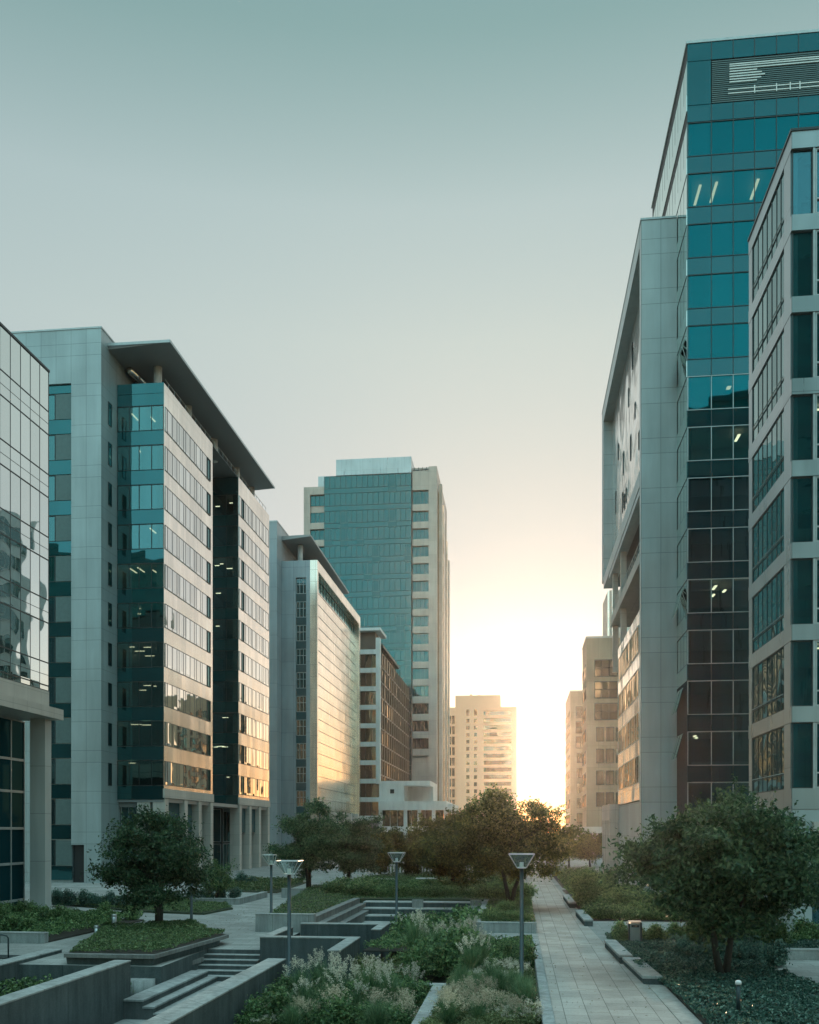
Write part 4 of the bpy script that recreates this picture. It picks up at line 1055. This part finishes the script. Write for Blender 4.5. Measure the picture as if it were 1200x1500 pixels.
# ---- shrubs and grasses: one of each kind, then copies
def shrub_mesh(nm, rx, h, n, leaf, mat, seed):
    r = random.Random(seed); C = []; N = []
    K = 26
    for i in range(K):
        d = Vector((r.gauss(0, 1), r.gauss(0, 1), abs(r.gauss(0, 1)))).normalized(); rad = r.random()**.4
        p = np.array([d.x*rx*rad*.8, d.y*rx*rad*.8, .12*h+d.z*h*.75*rad]); m = n//K
        C.append(p+rng.normal(size=(m, 3))*np.array([.2*rx, .2*rx, .13*h])); N.append(np.repeat(np.array([[d.x, d.y, d.z+.3]]), m, 0))
    C = np.concatenate(C); C[:, 2] = np.abs(C[:, 2])
    return leaves(nm, C, np.concatenate(N), leaf, leaf*.45, M[mat], .6, link=False)
def grass_mesh(n, ln, spread, seed, wid=.012, droop=.55):
    r = random.Random(seed); V = []; F = []; tips = []
    for i in range(n):
        a = r.uniform(0, 2*math.pi); lean = abs(r.gauss(0, .38))*spread; L = ln*r.uniform(.6, 1.1); b0 = r.uniform(0, .14)
        base = Vector((math.cos(r.uniform(0, 6.3))*b0, math.sin(r.uniform(0, 6.3))*b0, 0)); side = Vector((-math.sin(a), math.cos(a), 0))*wid
        q = base; k0 = len(V); ang = lean*.5
        for s_ in range(4):
            w = side*(1-s_/3.3)
            V += [tuple(q-w), tuple(q+w)]
            q = q+Vector((math.cos(a)*math.sin(ang), math.sin(a)*math.sin(ang), math.cos(ang)))*(L/3); ang += droop*lean+.12
        for s_ in range(3):
            j = k0+2*s_; F += [(j, j+1, j+3), (j, j+3, j+2)]
    return np.array(V), np.array(F)
def plume_mesh(nm, n, ln, spread, mat, seed, head=.26, hw=.035, link=False):
    r = random.Random(seed); C = []; N = []
    for i in range(n):
        a = r.uniform(0, 2*math.pi); lean = r.uniform(.05, .5)*spread; L = ln*r.uniform(.8, 1.15)
        d = Vector((math.cos(a)*math.sin(lean), math.sin(a)*math.sin(lean), math.cos(lean))); tip = d*L
        m = 46; k = rng.random((m, 1))
        wob = np.sin(np.pi*np.clip(k, .06, 1))
        q = np.array(tip)+np.array(d)*(k-.5)*head+rng.normal(size=(m, 3))*hw*wob + np.array([[d.x, d.y, -.4]])*(k**2)*.07
        C.append(q); N.append(np.repeat(np.array([[d.x, d.y, d.z]]), m, 0))
    return leaves(nm, np.concatenate(C), np.concatenate(N), .022, .009, M[mat], .2, link=link)

PROTO = {}
def proto(key, nm, meshes, cat):
    """key -> (root mesh object, child part or None)"""
    PROTO[key] = (nm, meshes, cat)
proto('shrub', 'shrub', [shrub_mesh('shrub', .62, .95, 2600, .055, 'shrub1', 1)], 'shrub')
proto('shrub_b', 'shrub', [shrub_mesh('shrub', .7, .75, 2600, .05, 'shrub2', 2)], 'shrub')
proto('shrub_c', 'shrub', [shrub_mesh('shrub', .55, 1.0, 2200, .06, 'cover', 3)], 'shrub')
proto('hedge_shrub', 'hedge_shrub', [shrub_mesh('hedge_shrub', .9, 1.0, 2600, .075, 'shrub1', 4)], 'shrub')
V, F = grass_mesh(420, .95, 1.0, 5); g1 = tri_mesh('ornamental_grass', V, F, M['blade'], False)
proto('grass_tall', 'ornamental_grass', [g1, plume_mesh('flower_plume', 15, 1.02, .9, 'plumew', 6)], 'grass')
V, F = grass_mesh(420, .7, 1.35, 7); g2 = tri_mesh('ornamental_grass', V, F, M['blade'], False)
proto('grass_tan', 'ornamental_grass', [g2, plume_mesh('flower_plume', 26, .74, 1.5, 'plume', 8, .2, .05)], 'grass')
V, F = grass_mesh(560, .9, 1.25, 9, .010); g3 = tri_mesh('ornamental_grass', V, F, M['blade'], False)
proto('grass_green', 'ornamental_grass', [g3], 'grass')
proto('white_bloom', 'flowering_shrub', [shrub_mesh('flowering_shrub', .5, .55, 1700, .05, 'shrub2', 10), plume_mesh('flower_plume', 16, .58, 1.7, 'plumew', 11, .1, .06)], 'shrub')
for k, (nm, ms, cat) in PROTO.items():
    ms[0].name = nm
def plant(key, x, y, z, sc, label, group, rz=None):
    nm, ms, cat = PROTO[key]
    o = ms[0].copy(); COL.objects.link(o); o.location = (x, y, z); o.rotation_euler = (0, 0, random.uniform(0, 6.28) if rz is None else rz)
    o.scale = (sc*random.uniform(.9, 1.1), sc*random.uniform(.9, 1.1), sc*random.uniform(.88, 1.12))
    tag(o, label, cat, group)
    for m_ in ms[1:]:
        c = m_.copy(); COL.objects.link(c); c.parent = o
    return o
def many(key, pts, z, sc, label, group):
    for (x, y) in pts:
        plant(key, x, y, z, sc*random.uniform(.8, 1.2), label, group)
def box_pts(x0, x1, y0, y1, n, seed): return scatter([(x0, y0), (x1, y0), (x1, y1), (x0, y1)], n, seed)

# sunken bed, left of the dividing wall
many('grass_tall', [(-7.6, 32.9), (-7.1, 33.6), (-6.3, 31.9), (-5.9, 31.2), (-5.5, 32.2), (-6.9, 30.6), (-5.0, 31.6), (-4.5, 32.0), (-4.2, 31.2), (-5.2, 30.3), (-3.7, 32.2)], -1.0, 1.25, 'feathery grass with cream plumes in the sunken bed beside the nearest lamp post', 'plumed grasses in the sunken bed')
many('grass_green', box_pts(-7.8, -3.4, 26.5, 30.5, 9, 25), -1.0, 1.15, 'fine green grass clump between the shrubs of the sunken bed', 'green grasses in the sunken bed')
many('grass_tan', [(-7.4, 29.6), (-6.6, 28.6), (-5.6, 28.9), (-4.4, 29.4), (-3.6, 30.3), (-3.4, 28.4)], -1.0, 1.15, 'tan headed grass in the sunken bed left of the dividing wall', 'tan grasses in the sunken bed')
many('shrub', box_pts(-8.2, -3.2, 27, 34, 18, 5), -1.05, 1.05, 'leafy green shrub in the sunken bed left of the dividing wall', 'shrubs in the sunken bed')
many('white_bloom', [(-8.3, 31.2), (-8.1, 29.3), (-7.6, 28.2), (-8.2, 33.6)], -1.0, .8, 'small pale flowering shrub at the foot of the granite wall', 'pale flowers by the granite wall')
many('shrub_b', [(-6.0, 37.2), (-5.3, 36.6), (-4.7, 37.3), (-5.7, 35.4), (-4.9, 35.0)], -.9, 1.1, 'yellow green shrub below the granite wall end', 'yellow green shrubs')
# big mound in the middle
many('shrub', [(-3.6, 36.0), (-2.9, 36.6), (-3.2, 35.2), (-2.4, 35.6), (-2.2, 36.9), (-1.6, 36.2), (-3.9, 37.1), (-2.7, 38.2)], -.35, 1.45, 'tall dark shrub of the large mound in the middle of the planting', 'shrubs of the middle mound')
many('grass_tall', [(-3.3, 39.3), (-2.7, 39.7), (-2.2, 39.4), (-3.8, 39.0), (-1.9, 37.6), (-4.2, 38.4), (-1.7, 33.9), (-1.3, 34.6)], -.1, 1.25, 'feathery grass with cream plumes on the middle mound', 'plumed grasses of the middle mound')
# right strip along the path
many('grass_tan', [(-1.9, 28.6), (-1.5, 29.3), (-1.2, 28.3), (-.9, 27.6), (-.5, 28.4), (-1.6, 27.4), (-.2, 27.0), (-2.1, 27.2), (-.9, 29.6), (-1.1, 26.2), (-.1, 25.9), (-1.9, 26.0)], -.36, .95, 'low grass with tan seed heads at the bottom of the picture', 'tan headed grasses')
many('grass_green', [(.15, 30.4), (-.2, 31.2), (-.6, 30.6), (.1, 29.2), (-.9, 31.8), (-1.4, 31.0), (-1.9, 31.6), (-1.9, 30.2), (.25, 28.3)], -.38, 1.05, 'fountain of fine green grass by the path kerb around the lamp post', 'green grasses by the path')
many('white_bloom', [(.1, 34.0), (-.35, 34.8), (-.8, 33.9), (-1.4, 33.2), (-.2, 36), (.2, 25.6), (.25, 26.6), (-.3, 26.2), (-1.0, 33.0)], -.36, .95, 'pale flowering shrub along the path side bed', 'pale flowers in the path side bed')
many('shrub', [(.15, 37.0), (-.4, 38.0), (.1, 38.4), (-1.0, 38.6), (-1.2, 37.4)], -.3, .95, 'rounded green shrub where the bed narrows to the path', 'shrubs at the path corner')
many('shrub_b', box_pts(-2.3, .4, 23, 27, 8, 9), -.38, .7, 'low olive shrub between the tan grasses', 'olive shrubs in the near bed')
# behind: hedges
many('hedge_shrub', [(-5.6+.62*i+random.uniform(-.2, .2), 47.4+random.uniform(-.6, 2.0)) for i in range(6)] + [(-5.8+.8*i, 50.2+random.uniform(-.4, .6)) for i in range(5)], -.75, 1.45, 'full green hedge shrub in front of the stepped basin', 'hedge in front of the basin')
many('hedge_shrub', [(-11.2+.95*i, 64.6+random.uniform(-.6, .8)) for i in range(13)] + [(-13.5+.95*i, 67.5+random.uniform(-.6, .8)) for i in range(14)], .42, 1.0, 'hedge shrub along the back of the stepped basin', 'hedge behind the basin')
many('hedge_shrub', [(-12+1.25*i, 76+random.uniform(-.8, .8)) for i in range(10)] , .3, 1.0, 'hedge shrub in the second row behind the basin', 'second hedge row')
many('hedge_shrub', [(-1.5+.6*i, 48+random.uniform(-.3, .3)) for i in range(4)] + [(-1.2+.5*i, 52+2*i) for i in range(4)], .4, .55, 'low dark shrub under the sunlit tree', 'shrubs under the sunlit tree')
# left bed and lawn
many('shrub', box_pts(-28, -21, 41, 51, 26, 12), .1, .95, 'leafy shrub in the bed before the mirror glass block', 'shrubs at the glass block')
many('shrub_c', [(-30+1.0*i, 59.6-.2*i+random.uniform(-.3, .3)) for i in range(8)] + [(-22.6+1.0*i, 64.6) for i in range(4)], .1, .95, 'blue green hedge shrub behind the left lawn', 'hedge behind the left lawn')
many('shrub_c', [(-33+1.2*i, 83+random.uniform(-.5, .5)) for i in range(9)], 0, 1.0, 'shrub at the entrance of the long office', 'shrubs at the long office')
# right beds
many('shrub', box_pts(7.2, 12.6, 41.5, 45.6, 20, 14), .08, .95, 'upright leafy shrub behind the low wall at right', 'shrubs behind the low right wall')
many('shrub_c', box_pts(5.0, 9.4, 36.2, 39.8, 16, 15), .06, .8, 'dark shrub round the tree trunks at right', 'dark shrubs under the right trees')
many('shrub', [(4.6, 43.6), (5.4, 44.1), (6.2, 44.3), (4.5, 42.4), (6.9, 43.2), (5.9, 42.9)], .06, .8, 'round shrub beside the litter bin', 'shrubs beside the litter bin')
many('hedge_shrub', [(4.4+.8*i, 53.9) for i in range(7)] + [(4.5+.8*i, 56.4) for i in range(6)], .05, .72, 'low hedge shrub across the side path', 'hedge across the side path')
many('hedge_shrub', [(4.6+.95*i, 61.5) for i in range(5)] + [(4.6+.95*i, 65) for i in range(5)] + [(4.6+1.0*i, 72+random.uniform(-1, 3)) for i in range(5)] + [(4.4+1.0*i, 88+random.uniform(-2, 5)) for i in range(5)], .05, .95, 'hedge shrub in the rows along the right of the path', 'hedge rows right of the path')

# ================================================================== STREET FURNITURE
M.update(pole=plain('dark_pole', (.030, .052, .056), .45, .4), rimm=plain('pale_rim', (.52, .54, .52), .4, .3), bulb=plain('lamp_diffuser', (.70, .70, .66), .5),
         steel=plain('brushed_steel', (.42, .45, .45), .38, .6), bind=plain('bin_side', (.06, .08, .085), .5, .3), whitep=plain('white_paint', (.74, .75, .73), .5))
t = NT('lamp_glass'); tb = t.n('ShaderNodeBsdfTransparent'); tb.inputs[0].default_value = (.86, .9, .89, 1); gg = t.n('ShaderNodeBsdfGlossy'); gg.inputs['Roughness'].default_value = .05
xx = t.n('ShaderNodeMixShader'); xx.inputs[0].default_value = .015; t.link(tb.outputs[0], xx.inputs[1]); t.link(gg.outputs[0], xx.inputs[2]); M['lampglass'] = t.done(xx.outputs[0])
def lamp_post(label, loc, H, w=.86, tiltx=0, rz=0):
    t = thing('street_lamp', label, 'street lamp', loc, 'lamp posts with open square heads', world=False); t.rotation_euler = (0, 0, rz)
    hb = H-.48
    mb = MB(); mb.tube([(0, 0, 0), (0, 0, .25), (0, 0, .26), (0, 0, hb)], [.11, .11, .075, .065], 14); mb.build('pole', M['pole'], t, smooth=True)
    mb = MB(); mb.tube([(0, 0, 0), (0, 0, .03)], .17, 14); mb.build('base_plate', M['pole'], t)
    a, c = w*.19, w*.5
    def tl(p): return (p[0]+tiltx*(p[2]-hb), p[1], p[2])
    mb = MB(); z0, z1 = hb+.02, H
    sq = lambda q, z: [(-q, -q, z), (q, -q, z), (q, q, z), (-q, q, z)]
    T, B = [tl(p) for p in sq(c, z1)], [tl(p) for p in sq(a, z0)]
    for i in range(4):
        j = (i+1) % 4
        mb.tube([T[i], T[j]], .017, 6); mb.tube([B[i], B[j]], .014, 6); mb.tube([B[i], T[i]], .013, 6)
    hf = mb.build('lamp_frame', M['rimm'], t)
    mb = MB()
    for i in range(4):
        j = (i+1) % 4; mb.quad(B[i], B[j], T[j], T[i])
    g = mb.build('glass_shade', M['lampglass'], hf)
    so = g.modifiers.new('thick', 'SOLIDIFY'); so.thickness = .006
    mb = MB(); mb.tube([(0, 0, hb-.01), (0, 0, hb+.03), (0, 0, hb+.031), (0, 0, hb+.2)], [.15, .15, .075, .07], 12); mb.build('light_source', M['bulb'], t, smooth=False)
    return t
lamp_post('dark lamp post beside the paved path, nearest the camera on the right', (.1, 32.9, -.4), 4.58, .86)
lamp_post('dark lamp post in the sunken bed beside the granite wall end', (-8.14, 33.4, -1.3), 5.2, .82)
lamp_post('farther dark lamp post in the hedge at the middle', (-6.4, 50.0, -.75), 4.55, .84)
lamp_post('dark lamp post on the left plaza with its head against the dark tree', (-12.35, 46.9, 0), 3.75, .62, -.25)
lamp_post('dark lamp post behind the planter whose head is lost in the left tree', (-16.6, 47.2, 0), 3.4, .6)

def kerb_seat(label, x0, x1, y0, y1, h, skew=0):
    b = thing('kerb_seat', label, 'bench', ((x0+x1)/2, y0, 0))
    mb = MB(); mb.prism([(x0+.05, y0+.03), (x1-.03, y0+.03), (x1-.03+skew, y1), (x0+.05+skew, y1)], 0, h-.1); mb.build('base', M['granite'], b)
    mb = MB(); mb.prism([(x0, y0), (x1, y0), (x1+skew, y1), (x0+skew, y1)], h-.1, h); mb.build('seat_slab', M['capst'], b, bevel=.012)
    return b
kerb_seat('low stone kerb seat at the right of the path, nearest the camera', 3.98, 4.62, 31.6, 36.2, .28, -.16)
kerb_seat('low stone kerb seat at the right of the path, beside the litter bin', 3.72, 4.22, 36.3, 41.4, .34, -.12)
kerb_seat('low stone kerb seat at the far corner of the side path', 3.35, 3.85, 50.3, 56.5, .36, -.1)
kerb_seat('distant stone kerb seat along the right of the path', 3.2, 3.65, 62, 70, .36, -.05)

b = thing('litter_bin', 'square metal litter bin standing in the shrubs right of the path', 'litter bin', (5.0, 42.3, 0))
mb = MB(); mb.prism([(4.78, 42.1), (5.22, 42.1), (5.22, 42.5), (4.78, 42.5)], .05, .98); mb.build('body', M['steel'], b, bevel=.02)
part(b, 'side_panel', M['bind'], (4.72, 4.778, 42.08, 42.5, .05, .95), (5.222, 5.29, 42.08, 42.5, .05, 1.0))
part(b, 'lid', M['steel'], (4.74, 5.27, 42.06, 42.54, 1.01, 1.05)); part(b, 'opening', M['dark'], (4.84, 5.16, 42.085, 42.098, .8, .9))

def bollard(label, loc, h, r, cap):
    t = thing('bollard', label, 'bollard', loc, None, world=False)
    mb = MB(); mb.tube([(0, 0, 0), (0, 0, h-.12)], r, 14); mb.build('post', M['pole'] if cap else M['steel'], t, smooth=True)
    mb = MB(); mb.tube([(0, 0, h-.12), (0, 0, h-.1), (0, 0, h-.03), (0, 0, h)], [r*1.02, r*1.5 if cap else r*1.05, r*1.5 if cap else r*1.05, r*.9], 14); mb.build('cap', M['whitep'] if cap else M['steel'], t, smooth=True)
bollard('dark bollard light with white cap in the ground cover at the bottom right', (5.75, 26.0, .06), .98, .055, True)
bollard('short steel bollard by the left path, in front of the tree planter', (-19.1, 41.6, 0), .66, .10, False)
bollard('short steel bollard at the edge of the left shrubs, farther back', (-20.45, 46.6, 0), .72, .12, False)
b = thing('handrail', 'bent dark metal handrail at the left edge above the granite wall', 'handrail', (-20, 35, 0))
mb = MB(); mb.tube([(-19.75, 35.2, 0), (-19.75, 35.2, .78), (-19.8, 35.18, .88), (-19.95, 35.1, .93), (-22, 34.6, .93)], .03, 8); mb.tube([(-21.6, 34.7, 0), (-21.6, 34.7, .92)], .03, 8)
mb.build('rail', M['pole'], b, smooth=True)
part(b, 'drain_grate', M['frame'], (-20.6, -19.4, 35.0, 36.0, .004, .03))

# far end of the plaza: pale balustrade and benches between the trees
b = thing('balustrade', 'long pale balustrade across the far end of the plaza behind the trees', 'balustrade', (-8, 112, 0))
mb = MB()
for i in range(60): mb.box(-20+.36*i, -19.85+.36*i, 108.1, 108.25, 0, .95)
mb.build('baluster', M['white'], b); part(b, 'top_rail', M['white'], (-20.1, 1.4, 108, 108.35, .95, 1.1))
for i, (x, y) in enumerate([(-12.6, 88), (-8.5, 89.5), (-3.8, 88.5)]):
    b = thing('garden_bench', 'pale slab bench at the far hedge row', 'bench', (x, y, 0), 'far pale benches')
    part(b, 'seat', M['white'], (x-1.1, x+1.1, y-.25, y+.25, .4, .5)); part(b, 'support', M['granite'], (x-.9, x-.7, y-.2, y+.2, 0, .4)); part(b, 'support', M['granite'], (x+.7, x+.9, y-.2, y+.2, 0, .4))

# ================================================================== CAMERA, LIGHT, AIR
cam = bpy.data.objects.new('camera', bpy.data.cameras.new('camera')); COL.objects.link(cam)
cam.location = (0, 0, 5); cam.rotation_euler = (R(90), 0, math.atan(160/1400))
cam.data.sensor_fit = 'HORIZONTAL'; cam.data.sensor_width = 36; cam.data.lens = 42
cam.data.shift_y = 466/1200; cam.data.clip_end = 3000; cam.data.clip_start = .1
S.camera = cam

BACK_FILL = 2.15  # added fill: brightens the unseen sky behind the camera
AZ, EL = R(1.6), R(5.0)                      # the sun stands low over the end of the street
sd = Vector((math.sin(AZ)*math.cos(EL), math.cos(AZ)*math.cos(EL), math.sin(EL)))
sun = bpy.data.objects.new('sun', bpy.data.lights.new('sun', 'SUN')); COL.objects.link(sun)
sun.data.energy = 2.1; sun.data.angle = R(.6); sun.data.color = (1, .61, .37)
sun.rotation_euler = (-sd).to_track_quat('-Z', 'Y').to_euler(); sun.location = (0, 300, 60)

W = bpy.data.worlds.new('World'); S.world = W; W.use_nodes = True
nt = W.node_tree; nt.nodes.clear()
def wn(t, **k):
    x = nt.nodes.new(t)
    for a, b_ in k.items(): setattr(x, a, b_)
    return x
sky = wn('ShaderNodeTexSky', sky_type='NISHITA'); sky.sun_disc = False; sky.sun_elevation = EL; sky.sun_rotation = AZ
sky.air_density = 1.0; sky.dust_density = .5; sky.ozone_density = 1.0; sky.altitude = 0
bg = wn('ShaderNodeBackground'); bg.inputs['Strength'].default_value = .126
out = wn('ShaderNodeOutputWorld')
# evening haze flattens the clear-sky gradient: compress it, then tint it by height and by the side away from the sun; overhead and behind raised as added fill
gm = wn('ShaderNodeGamma'); gm.inputs['Gamma'].default_value = .45; nt.links.new(sky.outputs[0], gm.inputs['Color'])
tc = wn('ShaderNodeTexCoord'); sx = wn('ShaderNodeSeparateXYZ'); nt.links.new(tc.outputs['Generated'], sx.inputs[0])
rp = wn('ShaderNodeValToRGB'); e = rp.color_ramp.elements
stops = [(0, (2.2, 1.30, .85)), (.05, (2.1, 1.50, 1.15)), (.10, (1.95, 1.66, 1.52)), (.156, (1.66, 1.64, 1.72)), (.25, (1.40, 1.43, 1.48)), (.342, (1.55, 1.57, 1.51)), (.454, (1.68, 1.76, 1.60)), (.545, (1.60, 1.76, 1.61)), (.643, (1.02, 1.40, 1.24)), (.675, (.96, 1.36, 1.22)), (.74, (1.8, 2.2, 2.0)), (.85, (4.6, 5.0, 4.6)), (1, (5.8, 6.0, 5.5))]
while len(e) < len(stops): e.new(.5)
for q, (p, c) in zip(e, stops): q.position = p; q.color = (*[v/6 for v in c], 1)
nt.links.new(sx.outputs[2], rp.inputs[0])
mu = wn('ShaderNodeMix', data_type='RGBA', blend_type='MULTIPLY'); mu.inputs[0].default_value = 1; nt.links.new(gm.outputs[0], mu.inputs[6]); nt.links.new(rp.outputs[0], mu.inputs[7])
mr = wn('ShaderNodeMapRange'); nt.links.new(sx.outputs[1], mr.inputs[0])
for i_, v in enumerate((.35, -.5, 6.0, BACK_FILL*6.0)): mr.inputs[i_+1].default_value = v
vs = wn('ShaderNodeVectorMath', operation='SCALE'); nt.links.new(mu.outputs[2], vs.inputs[0]); nt.links.new(mr.outputs[0], vs.inputs['Scale'])
mt = wn('ShaderNodeMapRange', data_type='FLOAT_VECTOR'); nt.links.new(sx.outputs[1], mt.inputs['Vector'])
for nm_, v in (('From_Min_FLOAT3', (.35,)*3), ('From_Max_FLOAT3', (-.5,)*3), ('To_Min_FLOAT3', (1, 1, 1)), ('To_Max_FLOAT3', (.74, 1.0, 1.02))):
    [q for q in mt.inputs if q.identifier == nm_][0].default_value = v
m3 = wn('ShaderNodeMix', data_type='RGBA', blend_type='MULTIPLY'); m3.inputs[0].default_value = 1; nt.links.new(vs.outputs[0], m3.inputs[6]); nt.links.new(mt.outputs['Vector'], m3.inputs[7])
nt.links.new(m3.outputs[2], bg.inputs[0]); nt.links.new(bg.outputs[0], out.inputs[0])

HAZE = True
if HAZE:
    mb = MB(); mb.box(-660, 660, -80, 680, -2.6, 100)
    h = mb.build('haze', None); tag(h, kind='stuff'); h.data.materials.clear()
    hm = bpy.data.materials.new('haze_air'); hm.use_nodes = True; ht = hm.node_tree; ht.nodes.clear()
    ho = ht.nodes.new('ShaderNodeOutputMaterial'); pv = ht.nodes.new('ShaderNodeVolumePrincipled')
    pv.inputs['Color'].default_value = (.95, .93, .90, 1); pv.inputs['Density'].default_value = .000065; pv.inputs['Anisotropy'].default_value = .89
    ht.links.new(pv.outputs[0], ho.inputs['Volume']); h.data.materials.append(hm)

S.view_settings.view_transform = 'Standard'; S.view_settings.look = 'None'; S.view_settings.exposure = 1.0; S.view_settings.gamma = 1
S.render.engine = 'CYCLES'
S.cycles.use_denoising = True; S.cycles.max_bounces = 8; S.cycles.glossy_bounces = 4; S.cycles.transparent_max_bounces = 12; S.cycles.volume_bounces = 1
S.cycles.diffuse_bounces = 3; S.cycles.caustics_reflective = False; S.cycles.caustics_refractive = False; S.cycles.sample_clamp_indirect = 6
